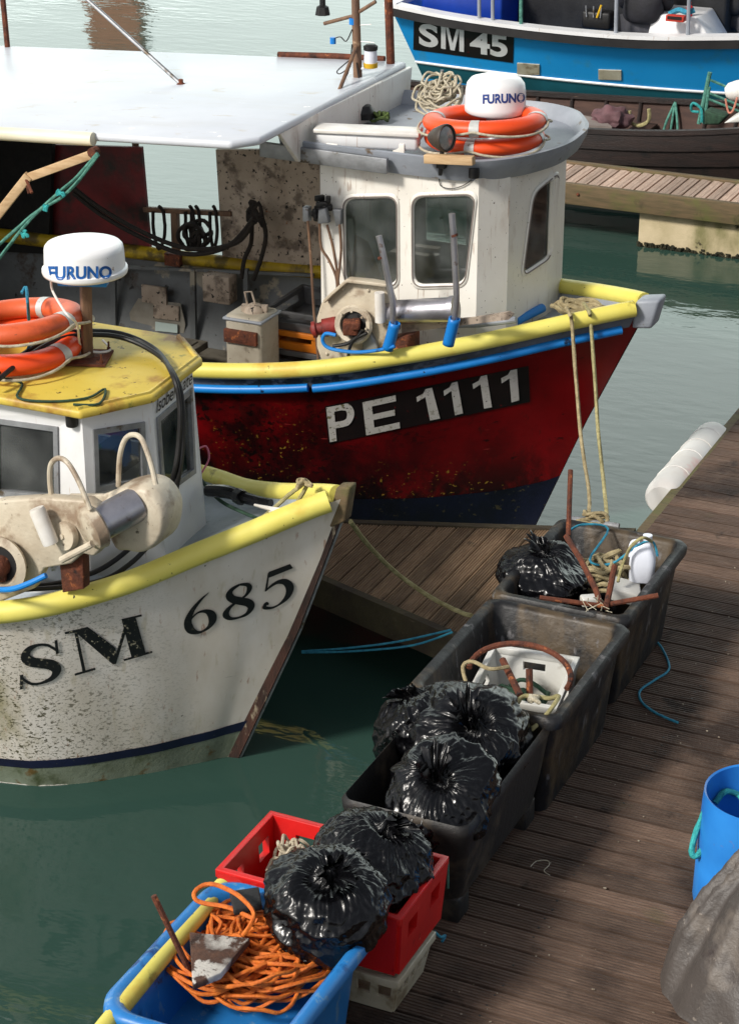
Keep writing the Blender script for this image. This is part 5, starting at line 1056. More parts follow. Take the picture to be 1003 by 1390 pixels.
# cables over the yellow roof
for lab, pts in (('black cable running over the yellow roof and down the wheelhouse, outer one', [at(-10, 522, 2.08), at(30, 490, 2.12), at(70, 465, 2.14), at(110, 455, 2.14), at(165, 458, 2.1), at(215, 482, 2.06), atX(240, 515, -4.82), atX(248, 550, -4.76), atX(248, 600, -4.74), atX(243, 645, -4.74), at(232, 690, 1.42), at(210, 730, 1.33), at(175, 767, 1.27), at(130, 790, 1.22), at(40, 800, 1.16), at(-10, 797, 1.2)]),
                 ('black cable running over the yellow roof and down the wheelhouse, inner one', [at(-10, 512, 2.08), at(30, 482, 2.12), at(70, 458, 2.14), at(110, 450, 2.14), at(165, 453, 2.1), at(212, 475, 2.06), atX(235, 510, -4.82), atX(244, 550, -4.76), atX(243, 600, -4.75), atX(236, 645, -4.76), at(222, 685, 1.40), at(198, 722, 1.33), at(160, 758, 1.27), at(120, 780, 1.22), at(60, 794, 1.16), at(-10, 790, 1.2)])):
    rope(pts, .0125, M['black'], 'black_cable', lab, tw=0, cat='cable', k=6, n=10)
rope([at(x, y, z) for x, y, z in [(70, 375, 2.5), (72, 395, 2.4), (90, 425, 2.35), (105, 440, 2.28), (110, 470, 2.1), (130, 478, 2.06), (150, 475, 2.05), (140, 462, 2.05)]], .006, M['nylon'], 'white_cable', 'thin white cable from the near radome to the yellow roof', tw=0, cat='cable')
rope([at(x, y, 2.035) for x, y in [(-5, 512), (30, 520), (25, 540), (70, 545), (120, 540), (143, 528), (135, 548), (100, 549)]], .006, M['ropedg'], 'thin_line', 'thin dark green line squiggled on the yellow roof', tw=60)
rope([at(x, y, z) for x, y, z in [(30, 398, 2.33), (36, 390, 2.35), (38, 410, 2.3), (40, 435, 2.16)]], .008, M['ropeb'], 'lashing', 'pale blue lashing over the upper lifebuoy on the yellow roof', tw=60)
rope([at(x, y, z) for x, y, z in [(60, 448, 2.25), (48, 455, 2.22), (35, 480, 2.1), (30, 486, 2.04)]], .007, M['ropeb'], 'lashing', 'pale blue lashing from the lifebuoys down to the yellow roof', tw=60)
rope([at(x, y, z) for x, y, z in [(268, 610, 1.5), (280, 606, 1.5), (284, 622, 1.45), (275, 640, 1.4), (270, 645, 1.35)]], .005, pm('pink_hose', (200, 110, 130), (170, 90, 110), 9, .5), 'pink_hose', 'thin pink hose behind the yellow-roofed wheelhouse', tw=0, cat='hose')
rope([at(x, y, z) for x, y, z in [(272, 650, 1.3), (300, 680, 1.3), (340, 700, 1.36), (360, 706, 1.40)]], .009, M['ropedg'], 'thin_line', 'dark green line across the grey foredeck to the cleat', tw=60)
# foredeck lashings of the white boat
rope([at(x, y, z) for x, y, z in [(352, 706, 1.45), (372, 690, 1.5), (392, 672, 1.56), (408, 660, 1.6), (414, 655, 1.62)]], .010, M['ropey'], 'bow_lashing', 'tan rope from the cleat up to the bow pad, left strand', tw=80)
rope([at(x, y, z) for x, y, z in [(388, 712, 1.45), (400, 688, 1.5), (412, 668, 1.57), (418, 656, 1.62)]], .010, M['ropey'], 'bow_lashing', 'tan rope from the cleat up to the bow pad, right strand', tw=80)
m = MB(); rs_ = random.Random(21); m.tube([at(412+rs_.uniform(-12, 12), 657+rs_.uniform(-6, 6), 1.6+rs_.uniform(-.0, .04)) for i in range(14)], .008, 8, k=4, twist=80); m.build('rope_knot', M['rope'], None, 'frayed tan knot tied round the yellow bow pad', 'rope')
m = MB(); m.tube([at(282, 666, 1.34), at(310, 668, 1.37), at(340, 678, 1.38), at(368, 683, 1.40)], [.03, .035, .03, .02], 10, k=4); m.tube([at(322, 672, 1.38), at(329, 676, 1.38)], .04, 8); m.build('rolled_sheeting', M['bag'], None, 'rolled black plastic lying on the grey foredeck', 'plastic roll')
# green rope down from the boom
for lab, pts in (('green rope from the boom end down to the left, upper strand', [(133, 208), (105, 240), (80, 262), (40, 300), (0, 350), (-8, 360)]), ('green rope from the boom end down to the left, lower strand', [(134, 210), (108, 244), (84, 268), (50, 288), (15, 318), (-8, 338)])):
    rope([atY(x, y, 10.0) for x, y in pts], .010, M['ropeg'], 'boom_rope', lab, tw=70)
for i, (x, y) in enumerate(((82, 262), (64, 282), (34, 318))):
    m = MB(); rs_ = random.Random(30+i); m.tube([atY(x+rs_.uniform(-5, 5), y+rs_.uniform(-5, 5), 9.97) for _ in range(8)], .008, 6, k=3, twist=80); m.build('rope_knot', M['ropet'], None, ['turquoise knot on the boom rope nearest the boom end', 'turquoise knot halfway along the boom rope', 'turquoise knot lowest on the boom rope'][i], 'knot')
# crates on the red boat
def fishbox(c, L_, W_, h, mat, rz=0):
    pass
def crate(c, L_, W_, h, mat, name, label, group=None, rz=0, wall=.018, taper=.03, slots=3, tilt=None, cat='crate', sv=(.42, .78), sw=.18):
    q = Matrix.Rotation(rz, 3, 'Z')
    if tilt is not None: q = tilt @ q
    t = thing(name, label, cat, tuple(c), group); c = Vector(c)
    def T(x, y, z): return c+q @ Vector((x, y, z))
    m = MB(); k = L_/2; w_ = W_/2
    m.prism([T(-k+taper, -w_+taper, 0), T(k-taper, -w_+taper, 0), T(k-taper, w_-taper, 0), T(-k+taper, w_-taper, 0)], q @ Vector((0, 0, wall))); m.build('base', mat, t, smooth=False)
    def side(A, B, A2, B2, nm):
        n = len(range(slots)); hol = []
        for i in range(slots):
            a0 = (i+sw)/slots; a1 = (i+1-sw)/slots
            for v0, v1 in (sv,):
                def U(s_, v_): return (A.lerp(B, s_)).lerp(A2.lerp(B2, s_), v_)
                hol.append([U(a0, v0), U(a1, v0), U(a1, v1), U(a0, v1)])
        MB().holed([A, B, B2, A2], hol).build(nm, mat, t, smooth=False, solid=wall, soff=0)
    b_ = [T(-k+taper, -w_+taper, 0), T(k-taper, -w_+taper, 0), T(k-taper, w_-taper, 0), T(-k+taper, w_-taper, 0)]; u_ = [T(-k, -w_, h), T(k, -w_, h), T(k, w_, h), T(-k, w_, h)]
    for i in range(4): side(b_[i], b_[(i+1) % 4], u_[i], u_[(i+1) % 4], 'side')
    m = MB(); lo = [(-k-.012, -w_-.012), (k+.012, -w_-.012), (k+.012, w_+.012), (-k-.012, w_+.012)]; li = [(-k+.014, -w_+.014), (k-.014, -w_+.014), (k-.014, w_-.014), (-k+.014, w_-.014)]
    m.grid([[T(x, y, h-.03) for x, y in lo], [T(x, y, h+.006) for x, y in lo], [T(x, y, h+.006) for x, y in li], [T(x, y, h-.03) for x, y in li]], cu=True, cv=True); m.build('rim', mat, t, smooth=False, bevel=.003)
    return t
cb = at(404, 490, .5); cb = Vector((-6.02, 12.0, .52))
for i, (mt, lab) in enumerate((('crate_grey', 'dark grey fish box at the bottom of the stack beside the pillar'), ('crate_grey', 'dark grey fish box second from the bottom beside the pillar'), ('crate_orange', 'orange fish box in the stack beside the pillar'), ('crate_grey', 'dark grey fish box on top of the orange one'))):
    crate(cb+Vector((0, 0, .02+.135*i)), .42, .55, .13, M[mt], 'fish_box', lab, 'fish boxes stacked on the red boat', 0, slots=1)
# ================================================================== dock tubs
def bigtub(c, L_, W_, h, mat, label, lip=.035, leg=False, taper=.045, wall=.022, h0=0):
    """c = centre of the floor on the dock; W_ across (x), L_ along (y)"""
    t = thing('storage_tub', label, 'tub', tuple(c), 'black plastic tubs along the dock edge'); c = Vector(c)
    def loop(w_, l_, z, r_=.05, n=5): return [c+Vector((x, y, z)) for x, y in rrect(0, 0, w_, l_, r_, n)]
    m = MB(); k = taper
    rows = [loop(W_-2*k, L_-2*k, h0+.0), loop(W_-2*k*.55, L_-2*k*.55, h*.45), loop(W_, L_, h-.07)]
    rows += [loop(W_+2*lip, L_+2*lip, h-.055, .06), loop(W_+2*lip+.006, L_+2*lip+.006, h-.02, .06), loop(W_+2*lip-.02, L_+2*lip-.02, h, .06), loop(W_-.01, L_-.01, h, .05), loop(W_-2*wall, L_-2*wall, h-.02), loop(W_-2*k-2*wall, L_-2*k-2*wall, h0+.04)]
    m.grid(rows, cv=True); nn = len(rows[0]); o = len(m.v)-nn; m.f.append(tuple(range(o, o+nn))); m.f.append(tuple(range(nn-1, -1, -1)))
    m.build('shell', mat, t, ang=50)
    for sx in (-1, 1):
        for sy in (-1, 1):
            if leg: m = MB(); m.box(c+Vector((sx*(W_/2-k-.04), sy*(L_/2-k-.06), h0/2)), (.08, .12, h0+.02)); m.build('foot', mat, t, smooth=False, bevel=.01)
    return t
T1 = bigtub((-2.985, 9.03, .505), .92, .64, .52, M['tub'], 'scuffed black tub farthest along the dock, holding an anchor and a white jug')
T2 = bigtub((-2.955, 7.985, .505), .93, .66, .53, M['tub'], 'scuffed black middle tub of the row, holding a white crate and rusty hoop')
T3 = bigtub((-2.93, 7.08, .505), .97, .56, .49, M['tub2'], 'thin-rimmed black tub nearest in the row, heaped with three bin bags', lip=.006, leg=True, wall=.012, h0=.1)
# ================================================================== bin bags
def bag(c, rx, ry, rz_, tilt, seed, label, N=230, K=130):
    sag = (.9, 1.5, .8, 1.4, 1.2, .7)[seed % 6]; rs = random.Random(seed); c = Vector(c); off = Vector((seed*3.1, seed*1.7, 0))
    q = Vector(tilt).normalized().to_track_quat('Z', 'Y').to_matrix() @ Matrix.Rotation(rs.random()*6, 3, 'Z')
    rows = []
    for i in range(K+1):
        th = (i/K)**.85*PI*.985+.03; row = []
        pin = math.exp(-((th/.42)**2)); fold = math.exp(-max(0, th-.25)/(.55+.5*noise.noise(Vector((math.cos(0), 0, seed)))+.25*(seed % 3)))
        for j in range(N):
            ph = 2*PI*j/N; cp_, sp_ = math.cos(ph), math.sin(ph)
            w_ = .35*noise.noise(Vector((cp_*1.5, sp_*1.5, th*1.3))+off)
            a = Vector((math.cos(ph+w_)*4.2, math.sin(ph+w_)*4.2, th*.9))+off; b_ = Vector((math.cos(ph-w_)*9, math.sin(ph-w_)*9, th*1.6))+off
            g_ = Vector((math.cos(ph+w_)*10, math.sin(ph+w_)*10, th*1.1))+off*2
            r1 = (1-abs(noise.noise(a))*2.4); r2 = (1-abs(noise.noise(b_))*2.6); r3 = (1-abs(noise.noise(g_*1.9))*2.6)
            d = fold*(.055*r1+.045*r2+.026*r3)
            s3 = Vector((math.sin(th)*cp_, math.sin(th)*sp_, math.cos(th)))
            d += .11*noise.noise(s3*1.5+off)+.050*(1-2.5*abs(noise.noise(s3*2.4+off*2)))*min(1, th)+.016*(1-2.5*abs(noise.noise(Vector((s3.x*7, s3.y*7, s3.z*4))+off)))+.010*(1-2.5*abs(noise.noise(Vector((s3.x*13, s3.y*13, s3.z*7))-off)))
            rr = 1-.2*pin+d*min(1, .35+th); flatn = .86 if s3.z < -.2 else 1
            x = s3.x*rx*rr; y = s3.y*ry*rr; z = (s3.z*rz_*flatn)*(1+d*.6)
            if th < .6: z += -.20*rz_*math.exp(-((th-.26)/.15)**2)
            v_ = Vector((x, y, z)); nv = noise.noise_vector(v_*5.5+off)
            cr2 = 1-2.6*abs(noise.noise(Vector((v_.x*9+v_.z*4, v_.y*5-v_.x*3, v_.z*13))+off*3)); cr3 = 1-2.6*abs(noise.noise(Vector((v_.y*22, v_.x*14+v_.z*9, v_.z*20))+off))
            v_ = v_+Vector((nv.x, nv.y, nv.z*.5))*.035*sag+s3*(.008*cr2*min(1, th*1.2)+.003*cr3); v_.z -= .35*v_.z*abs(v_.x)/rx*(.3 if v_.z > 0 else -.1)*sag
            row.append(c+q @ v_)
        rows.append(row)
    m = MB(); m.grid(rows, cv=True); m.f.append(tuple(range(N-1, -1, -1)))
    t = m.build('bin_bag', M['bag'], None, label, 'bin bag', 'black bin bags', ang=180, fixn=True)
    # gathered neck
    k = MB(); top = c+q @ Vector((0, 0, rz_*.80)); rows = []
    for i in range(15):
        s_ = i/14; rad = (.028+.05*s_**1.6)*(rx/.25); row = []
        for j in range(60):
            ph = 2*PI*j/60; e = 1+.45*noise.noise(Vector((math.cos(ph)*4, math.sin(ph)*4, s_*1.5))+off)+.25*math.sin(ph*9+s_*2)*s_
            ben = Vector((.05*s_*s_, .03*s_, 0))
            row.append(top+q @ (ben+Vector((math.cos(ph)*rad*e, math.sin(ph)*rad*e*.7, (-.02+.085*s_+.03*s_*noise.noise(Vector((math.cos(ph)*3, math.sin(ph)*3, 5))+off))*(rx/.25)))))
        rows.append(row)
    k.grid(rows, cv=True); k.build('tied_neck', M['bag'], t, ang=180, fixn=False)
    return t
def bagpx(x, y, z, rx, ry, rz_, tilt, seed, label):
    c = at(x, y, z); return bag(c, rx, ry, rz_, tilt, seed, label)
bagpx(738, 784, .93, .225, .20, .17, (.05, .0, 1), 1, 'black bin bag sitting alone in the far tub beside the rusty anchor')
bagpx(578, 990, .93, .22, .24, .19, (-.6, .2, 1), 2, 'black bin bag at the back left of the near tub, mostly behind the others')
bagpx(636, 1008, .98, .27, .24, .19, (.25, -.45, 1), 3, 'largest black bin bag, in the back of the near tub')
bagpx(600, 1080, .97, .25, .21, .17, (.05, -.5, 1), 4, 'black bin bag at the front of the near tub')
bagpx(508, 1168, 1.02, .225, .21, .18, (.3, .15, 1), 5, 'black bin bag on the red crate, the farther one')
bagpx(446, 1226, 1.07, .24, .22, .19, (.1, -.25, 1), 6, 'black bin bag on the red crate, nearest of all')
# ================================================================== red crate, blue tub, small crate
crate((-3.03, 6.16, .72), .76, .44, .27, M['crate_red'], 'fish_crate', 'red plastic crate under the two nearest bin bags', slots=2, wall=.03, taper=.02, sv=(.5, .78), sw=.3)
crate((-2.90, 6.14, .505), .46, .34, .17, M['crate_clear'], 'small_crate', 'cloudy white plastic crate on the dock under the red crate', slots=5, wall=.012)
coil(at(395, 1175, .86), .09, .007, 9, M['ropew'], 'string_tangle', 'tangle of thin white string in the red crate', 40, .5, .08)
bt = thing('blue_bin', 'rounded blue plastic bin full of orange rope at the bottom edge', 'bin', (-3.0, 5.5, .5))
m = MB(); c0 = Vector((-3.03, 5.42, 0))
def lp(w_, l_, z, r_): return [c0+Vector((x, y, z)) for x, y in rrect(0, 0, w_, l_, r_, 7)]
m.grid([lp(.52, .74, .505, .12), lp(.60, .80, .9, .12), lp(.68, .88, .95, .13), lp(.72, .92, .98, .13), lp(.71, .91, 1.01, .13), lp(.66, .86, 1.025, .12), lp(.61, .81, 1.01, .11), lp(.58, .78, .96, .1), lp(.52, .74, .74, .1)], cv=True)
nn = len(lp(1, 1, 0, .1)); o_ = len(m.v)-nn; m.f.append(tuple(range(o_, o_+nn))); m.f.append(tuple(range(nn-1, -1, -1))); m.build('shell', M['bluetub'], bt, ang=60)
coil(at(340, 1310, .86), .235, .0075, 60, M['ropeo'], 'orange_rope', 'tangled orange rope piled in the blue bin', 50, .55, .12, n=8)
rope([at(x, y, z) for x, y, z in [(330, 1270, 1.02), (345, 1240, 1.1), (318, 1212, 1.12), (285, 1200, 1.1), (265, 1210, 1.08), (270, 1224, 1.05), (310, 1232, 1.04), (350, 1250, 1.03)]], .0085, M['ropeo'], 'orange_rope', 'orange rope loop rising over the corner of the blue bin')
m = MB(); m.prism([at(x, y, 1.03) for x, y in [(312, 1218), (352, 1212), (356, 1236), (318, 1244)]], (0, 0, .03)); m.build('grey_pad', M['darkcloth'], None, 'dark grey rubber pad on the corner of the blue bin', 'pad', smooth=False, bevel=.006)
m = MB(); m.tube([at(302, 1203, .98), at(214, 1306, .98), at(130, 1410, .98)], .035, 14); m.build('yellow_pipe', M['pad'], None, 'pale yellow foam pipe lying along the blue bin', 'pipe')
m = MB(); m.tube([at(209, 1216, 1.25), at(250, 1302, 1.0), at(262, 1330, .9)], .011, 8); m.build('iron_bar', M['rust'], None, 'thin rusty iron bar leaning at the blue bin', 'bar')
rp = pm('flaking_iron_plate', (92, 62, 46), (64, 44, 36), 16, .8, 0, .8, 50, layers=[((196, 192, 184), 12, .52, .05, None, .9, (5, .42, .55))])
m = MB(); m.prism([at(x, y, 1.0) for x, y in [(258, 1274), (340, 1282), (300, 1330), (262, 1345)]], (0, 0, .03)); m.build('iron_plate', rp, None, 'rusty flaking iron plate in the blue bin', 'plate', smooth=False, bevel=.004)
# ================================================================== far tub contents
an = thing('anchor', 'rusty folding anchor lying across the far tub', 'anchor', tuple(at(820, 815, 1.0)))
def tb(name, pts, r, mat, par, n=8, k=0): 
    m = MB(); m.tube(pts, r, n, k=k); return m.build(name, mat, par)
cr_ = at(815, 822, 1.03)
tb('shank', [cr_, at(808, 800, 1.06), at(788, 760, 1.12), at(768, 728, 1.16)], .015, M['rust'], an); tb('upright_arm', [at(771, 727, 1.14), at(774, 638, 1.40)], .013, M['rust'], an)
tb('fluke_arm', [cr_, at(732, 811, 1.06)], .012, M['rust'], an); tb('fluke_arm', [cr_, at(893, 808, 1.10)], .013, M['rust'], an)
tb('fluke_arm', [at(822, 826, 1.03), at(834, 768, 1.17)], .015, M['rust'], an)
coil(at(822, 790, .88), .12, .011, 13, M['rope'], 'rope_coil', 'heap of tan rope in the far tub beside the jug', 60, .45, .12)
rope([at(x, y, z) for x, y, z in [(770, 722, 1.07), (790, 712, 1.08), (825, 718, 1.05), (800, 760, 1.0), (830, 765, 1.0), (865, 740, 1.12), (885, 735, 1.15), (892, 755, 1.08)]], .006, M['ropeb'], 'blue_line', 'thin blue line trailing through the far tub to the jug')
rope([at(x, y, z) for x, y, z in [(838, 790, .98), (845, 765, 1.05), (856, 742, 1.14), (872, 730, 1.2), (884, 735, 1.15)]], .008, M['ropey'], 'jug_line', 'yellow-green line tied to the neck of the white jug')
jp = at(870, 788, .92)
jg = thing('plastic_jug', 'white translucent plastic jug standing in the far tub', 'jug', tuple(jp)); q = Matrix.Rotation(R(15), 3, 'Z')
m = MB(); rows = []
for w_, z, dx in ((.10, 0, 0), (.125, .01, 0), (.13, .10, 0), (.125, .145, 0), (.09, .185, .0), (.045, .205, .015), (.036, .22, .018), (.036, .235, .018)):
    rows.append([jp+q @ Vector((x+dx, y*.75, z)) for x, y in rrect(0, 0, w_, w_, w_*.28, 4)])
m.grid(rows, cv=True); m.f.append(tuple(range(len(rows[0])-1, -1, -1))); e_ = len(m.v)-len(rows[0]); m.f.append(tuple(range(e_, e_+len(rows[0])))); m.build('body', M['jug'], jg, ang=60)
m = MB(); m.tube([jp+q @ Vector(v_) for v_ in [(-.02, 0, .215), (-.05, 0, .212), (-.062, 0, .18), (-.06, 0, .13)]], .012, 8, k=3); m.build('handle', M['jug'], jg)
m = MB(); m.lathe([(0, 0), (.024, 0), (.024, .022), (0, .024)], jp+q @ Vector((.018, 0, .232)), 16); m.build('cap', M['jug'], jg)
m = MB(); p = at(846, 802, .90); m.box(p, (.16, .13, .07), .3, mat=Matrix.Rotation(R(18), 3, 'Y') @ Matrix.Rotation(.4, 3, 'Z')); m.build('white_box', M['crate_white'], None, 'white plastic box lying below the jug in the far tub', 'box', smooth=False, bevel=.008)
m = MB(); p = at(800, 815, .93); m.box(p, (.09, .06, .05), .6); m.build('white_scrap', M['crate_white'], None, 'small white plastic scrap beside the anchor crown', 'scrap', smooth=False, bevel=.01)
rs_ = random.Random(77); m = MB()
for i in range(16): p = at(808+rs_.uniform(-14, 16), 822+rs_.uniform(-6, 8), 1.06); m.tube([p, p+Vector((rs_.uniform(-.06, .06), rs_.uniform(-.05, .05), rs_.uniform(-.01, .05)))], .0022, 4)
m.build('frayed_twine', M['ropew'], None, 'frayed straw-coloured twine on the anchor crown', 'twine')
# ================================================================== middle tub contents
crate((-2.93, 7.98, .70), .40, .40, .25, M['crate_white'], 'fish_crate', 'white plastic crate tilted in the middle tub', slots=1, rz=.10, tilt=Matrix.Rotation(R(7), 3, 'X'), sv=(.62, .8), sw=.36)
hp = thing('rusty_hoop', 'rusty iron hoop with crossbars in the middle tub', 'hoop', tuple(at(700, 910, .98)))
cc = at(700, 935, .93)
m = MB(); m.tube([cc+Vector((.24*math.cos(a), .04+.17*math.sin(a)*.9, .06+.07*math.sin(a))) for a in np.linspace(R(-10), R(190), 24)], .014, 8); m.build('hoop', M['rust'], hp)
tb('crossbar', [at(682, 896, 1.02), at(706, 945, .98)], .017, M['rust'], hp); tb('crossbar', [at(718, 908, 1.04), at(719, 950, .92)], .016, M['rust'], hp)
rope([at(x, y, z) for x, y, z in [(690, 905, 1.05), (665, 908, 1.06), (640, 898, 1.05), (628, 905, 1.03), (632, 925, .98)]], .009, M['rope'], 'tan_rope', 'tan rope looping round the left of the rusty hoop', tw=90)
rope([at(x, y, z) for x, y, z in [(702, 955, 1.04), (712, 945, 1.06), (745, 948, 1.06), (758, 945, 1.07), (748, 962, 1.05), (730, 982, 1.0), (715, 996, .98)]], .010, M['ropey'], 'tan_rope', 'pale rope hanging over the front rim of the middle tub', tw=90)
m = MB(); rs_ = random.Random(81); m.tube([at(722+rs_.uniform(-8, 10), 948+rs_.uniform(-5, 6), 1.06+rs_.uniform(0, .03)) for _ in range(10)], .009, 8, k=4, twist=80); m.build('rope_knot', M['ropew'], None, 'white knot on the front rim of the middle tub', 'knot')
coil((-2.95, 7.93, .76), .12, .011, 14, M['ropedg'], 'rope_coil', 'dark tangled rope at the bottom of the white crate', 83, .5, .09)
m = MB(); rows = []
for i in range(9):
    rows.append([at(612+46*i/8, 925+22*(j/4)+9*(i/8), 1.045+.02*math.sin(i*.9+j)+.02*math.sin(j*2.))+Vector((0, 0, -.03*abs(i-3)/4)) for j in range(5)])
m.grid(rows); m.build('green_cloth', M['green'], None, 'bright green cloth on the front corner of the middle tub', 'cloth', sub=1, solid=.004)
rope([at(x, y, z) for x, y, z in [(700, 978, 1.0), (708, 968, 1.03), (704, 975, 1.02)]], .006, M['ropet'], 'green_twine', 'short green twine end between middle tub and bin bags', tw=0)
# ================================================================== barrel with rope handle, tarp
bc = at(1031, 1077, 1.03); Rb = .225
ba = thing('blue_barrel', 'open blue plastic barrel with turquoise rope handles at the right edge', 'barrel', (bc.x, bc.y, DZ))
m = MB(); m.lathe([(0, .01), (Rb*1.06, .01), (Rb*1.075, .03), (Rb*1.06, .20), (Rb*1.045, .205), (Rb*1.05, .30), (Rb*1.02, .48), (Rb*1.0, .535), (Rb*.965, .53), (Rb*.98, .30), (Rb*1.0, .05), (0, .05)], (bc.x, bc.y, DZ), 64, caps=False); m.build('shell', M['barrel'], ba, ang=40)
m = MB(); m.tube([at(956, 1102, .94), at(946, 1125, .86), at(938, 1155, .78), at(944, 1162, .76), at(955, 1150, .79), at(966, 1128, .86), at(975, 1117, .91)], .0125, 9, k=6, twist=110); m.build('rope_handle', M['ropet'], ba)
m = MB(); m.tube([at(970, 1090, .90), at(983, 1075, .93), at(1000, 1078, .9), at(1012, 1090, .88)], .0125, 9, k=6, twist=110); m.build('rope_handle', M['ropet'], ba)
coil((bc.x, bc.y, DZ+.2), .11, .013, 6, M['ropedg'], 'rope_coil', 'dark rope lying inside the blue barrel', 90, .4, .06)
# draped tarpaulin over a low heap
tc_ = Vector((-1.17, 6.90, DZ)); m = MB(); rows = []; pk = Vector((-.16, .12))
for i in range(141):
    row = []; s_ = i/140
    for j in range(260):
        a = 2*PI*j/260; rad = .64*(1+.05*math.sin(2*a+.4)+.04*math.sin(5*a+2)); rr = rad*s_
        x = rr*math.cos(a); y = rr*math.sin(a)*1.05
        h_ = .80*max(0, 1-s_**1.9)**.85
        d_ = Vector((x-pk.x, y-pk.y)); pa = math.atan2(d_.y, d_.x); pr = d_.length
        n1_ = noise.noise(Vector((math.cos(pa)*1.6, math.sin(pa)*1.6, pr*1.2+3))); n2_ = noise.noise(Vector((math.cos(pa+n1_)*3.6+5, math.sin(pa+n1_)*3.6, pr*1.6)))
        n3_ = noise.noise(Vector((x*3.5+y*2.2, (y-x)*1.2, 8+h_*2))); n4_ = noise.noise(Vector((x*9-y*4, y*7+x*3, h_*6)))
        f_ = min(1, pr/.35)
        dsp = f_*(.10*(.5-abs(n1_)*1.6)+.055*(.5-abs(n2_)*2))+.022*(.5-abs(n3_)*2.2)+.005*(.5-abs(n4_)*2)
        amp = min(1, (1-s_)*5+.3); P_ = Vector((x+math.cos(a)*dsp*s_*amp, y+math.sin(a)*dsp*s_*amp, h_+dsp*amp*(1-.5*s_)))
        W_ = tc_+P_; dd_ = Vector((W_.x-bc.x, W_.y-bc.y))
        if abs(dd_.x) < .27: P_.y = min(P_.y, bc.y-math.sqrt(.27**2-dd_.x**2)-tc_.y+.02)
        elif dd_.x < 0: P_.y = min(P_.y, bc.y-.05-tc_.y)
        row.append(tc_+Vector((P_.x, P_.y, max(P_.z, .006+.01*(1+math.sin(a*13))))))
    rows.append(row)
m.grid(rows, cv=True); m.build('tarpaulin', M['weave'], None, 'grey-brown tarpaulin draped over a heap in front of the blue barrel', 'tarpaulin', ang=180)
# ================================================================== dock furniture
cl = thing('dock_cleat', 'galvanised horn cleat on the dock edge wrapped with mooring rope', 'cleat', tuple(at(808, 712, .5)))
cp0 = at(806, 708, .60)
m = MB(); m.tube([cp0+Vector((-.16, -.03, .0)), cp0+Vector((-.05, 0, .0)), cp0+Vector((.05, 0, .0)), cp0+Vector((.15, -.0, .0))], .017, 10); m.build('horn', M['alu'], cl)
m = MB(); m.box(cp0+Vector((0, 0, -.05)), (.09, .05, .1)); m.box(cp0+Vector((0, 0, -.095)), (.18, .09, .015)); m.build('foot', M['alu'], cl, smooth=False, bevel=.006)
m = MB(); rs_ = random.Random(99); m.tube([cp0+Vector((rs_.uniform(-.09, .07), rs_.uniform(-.05, .05), rs_.uniform(-.04, .06))) for _ in range(20)], .011, 8, k=4, twist=80); m.build('rope_turns', M['rope'], None, 'turns of tan mooring rope round the dock cleat', 'rope')
gA = HP.pt(.09, HP.G(.09)[2], -1)
tA = at(772, 432, 1.52); 
rope([at(768, 418, 1.58), at(773, 427, 1.60), atY(776, 440, 11.05), atY(781, 510, 10.95), atY(789, 600, 10.75), atY(799, 668, 10.6), cp0+Vector((-.04, .02, .04))], .011, M['rope'], 'mooring_rope', 'pale mooring rope from the red bow down to the cleat, left one', tw=80)
rope([at(792, 412, 1.58), at(799, 424, 1.60), atY(801, 436, 11.15), atY(806, 500, 11.05), atY(812, 590, 10.85), atY(820, 665, 10.65), cp0+Vector((.07, .02, .02))], .011, M['ropey'], 'mooring_rope', 'yellowish mooring rope from the red bow down to the cleat, right one', tw=80)
rope([at(476, 708, 1.2), at(500, 740, .95), at(535, 775, .72), at(580, 808, .6), at(622, 830, .56), at(640, 836, .6)], .012, M['ropey'], 'mooring_rope', 'yellow-green rope from the white bow across the finger to the tubs', tw=80)
for lab, pts in (('blue line over the dark water, upper strand', [(410, 884), (470, 880), (540, 871), (612, 855)]), ('blue line over the dark water, lower strand', [(410, 886), (480, 884), (560, 876), (614, 858)])):
    rope([at(x, y, .25+.1*i) for i, (x, y) in enumerate(pts)], .006, M['ropeb'], 'mooring_line', lab, tw=0)
fe = thing('dock_fender', 'long white foam fender pipe strapped along the dock edge', 'fender', tuple(at(945, 625, .45)))
a = Vector((-3.31, 11.28, .41)); b_ = Vector((-3.31, 12.42, .41)); m = MB(); rows = []
for i in range(31):
    s_ = i/30; e = min(1, (s_/.05)**.5, ((1-s_)/.05)**.5); r_ = .12*(.75+.25*e)*(1+.0*noise.noise(Vector((s_*9, 0, 0))))
    rows.append([a.lerp(b_, s_)+Vector((r_*math.cos(t), 0, r_*math.sin(t)))+Vector((0, 0, 0)) for t in np.linspace(0, 2*PI, 25)[:-1]])
m.grid(rows, cv=True); m.f.append(tuple(range(24))); m.f.append(tuple(range(len(m.v)-1, len(m.v)-25, -1)))
m.build('foam_body', pm('white_foam', (228, 226, 222), (214, 206, 198), 2, .5, 0, .2, 14, layers=[((220, 150, 140), 2.4, .58, .1, None, .6), ((120, 80, 60), 12, .72, .03)]), fe)
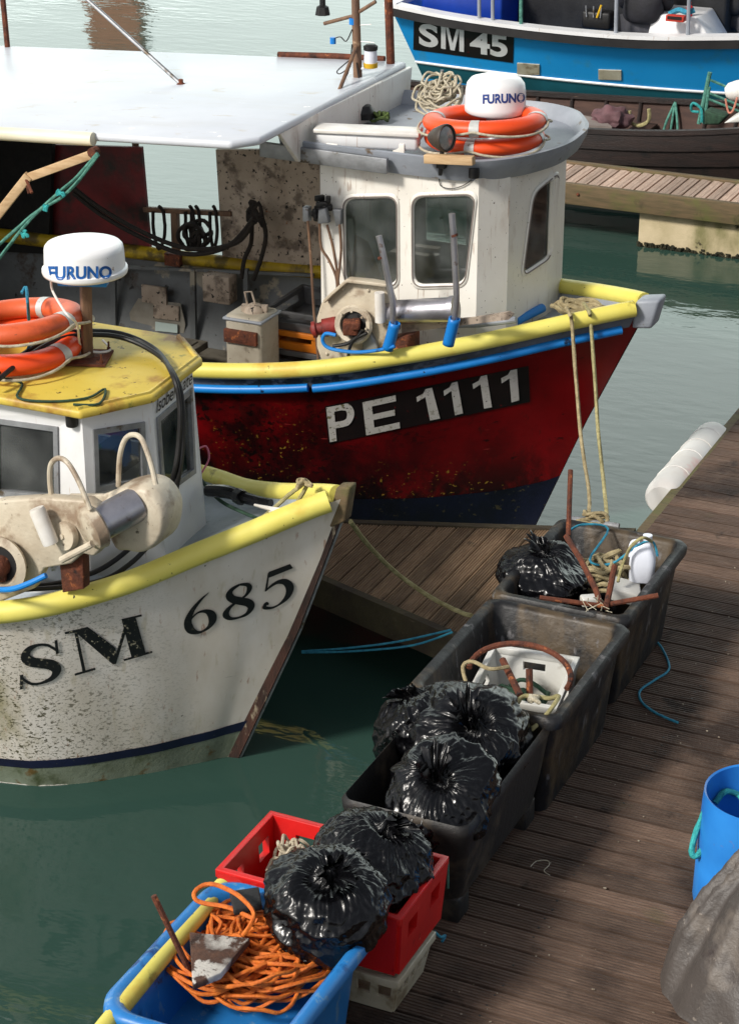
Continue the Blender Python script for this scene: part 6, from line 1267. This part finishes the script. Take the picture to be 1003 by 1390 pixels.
for s_ in (.2, .45, .62, .8):
    p = a.lerp(b_, s_); m = MB(); m.tube([p+Vector((.121*math.cos(t), .06*math.sin(t), .121*math.sin(t))) for t in np.linspace(0, 2*PI, 20)[:-1]], .003, 6, closed=True); m.build('strap', M['nylon'], fe)
rope([at(x, y, DZ+.008) for x, y in [(888, 868), (898, 880), (907, 900), (905, 912), (885, 925), (868, 938), (870, 952), (885, 965), (905, 975), (920, 981)]], .006, M['ropeb'], 'blue_line', 'thin blue line snaking over the dock boards', tw=60)
rope([at(x, y, DZ+.006) for x, y in [(720, 1176), (728, 1169), (742, 1168), (745, 1174), (738, 1182), (746, 1188)]], .0022, M['ropew'], 'thread_scrap', 'tiny curl of white thread on the dock boards', tw=0)
rope([at(x, y, z) for x, y, z in [(590, 1265, .6), (598, 1272, .55), (604, 1270, .52), (600, 1278, .51)]], .006, M['ropeb'], 'blue_line', 'short blue twine end beside the cloudy crate', tw=0)
rope([at(x, y, z) for x, y, z in [(575, 1172, .97), (582, 1180, .95), (576, 1200, .88), (574, 1226, .78)]], .005, M['rope'], 'thin_line', 'thin tan line tied down the end of the red crate', tw=0)
rope([at(x, y, z) for x, y, z in [(596, 1166, .96), (606, 1164, .96), (608, 1180, .9), (608, 1205, .8)]], .005, M['ropeg'], 'thin_line', 'thin green line hanging between the red crate and the near tub', tw=0)

rs_ = random.Random(123); m = MB()
for i in range(170):
    x_ = rs_.uniform(-2.62, -.9); y_ = rs_.uniform(5, 13); 
    if rs_.random() < .6: x_ = -2.62+abs(rs_.gauss(0, .18))
    a_ = rs_.uniform(.002, .007); m.box((x_, y_, DZ+.003), (a_*rs_.uniform(.6, 2.5), a_, .003), rs_.random()*3)
m.build('litter', pm('pale_litter', (176, 164, 146), (90, 74, 56), 60, .9), kind='stuff', smooth=False, label='tiny pale scraps and grit scattered over the dock boards', cat='litter')
# ------------------------------------------------------------------ to metres
for o in list(bpy.data.objects):
    if o.parent is None:
        o.location = o.location*SC; o.scale = o.scale*SC
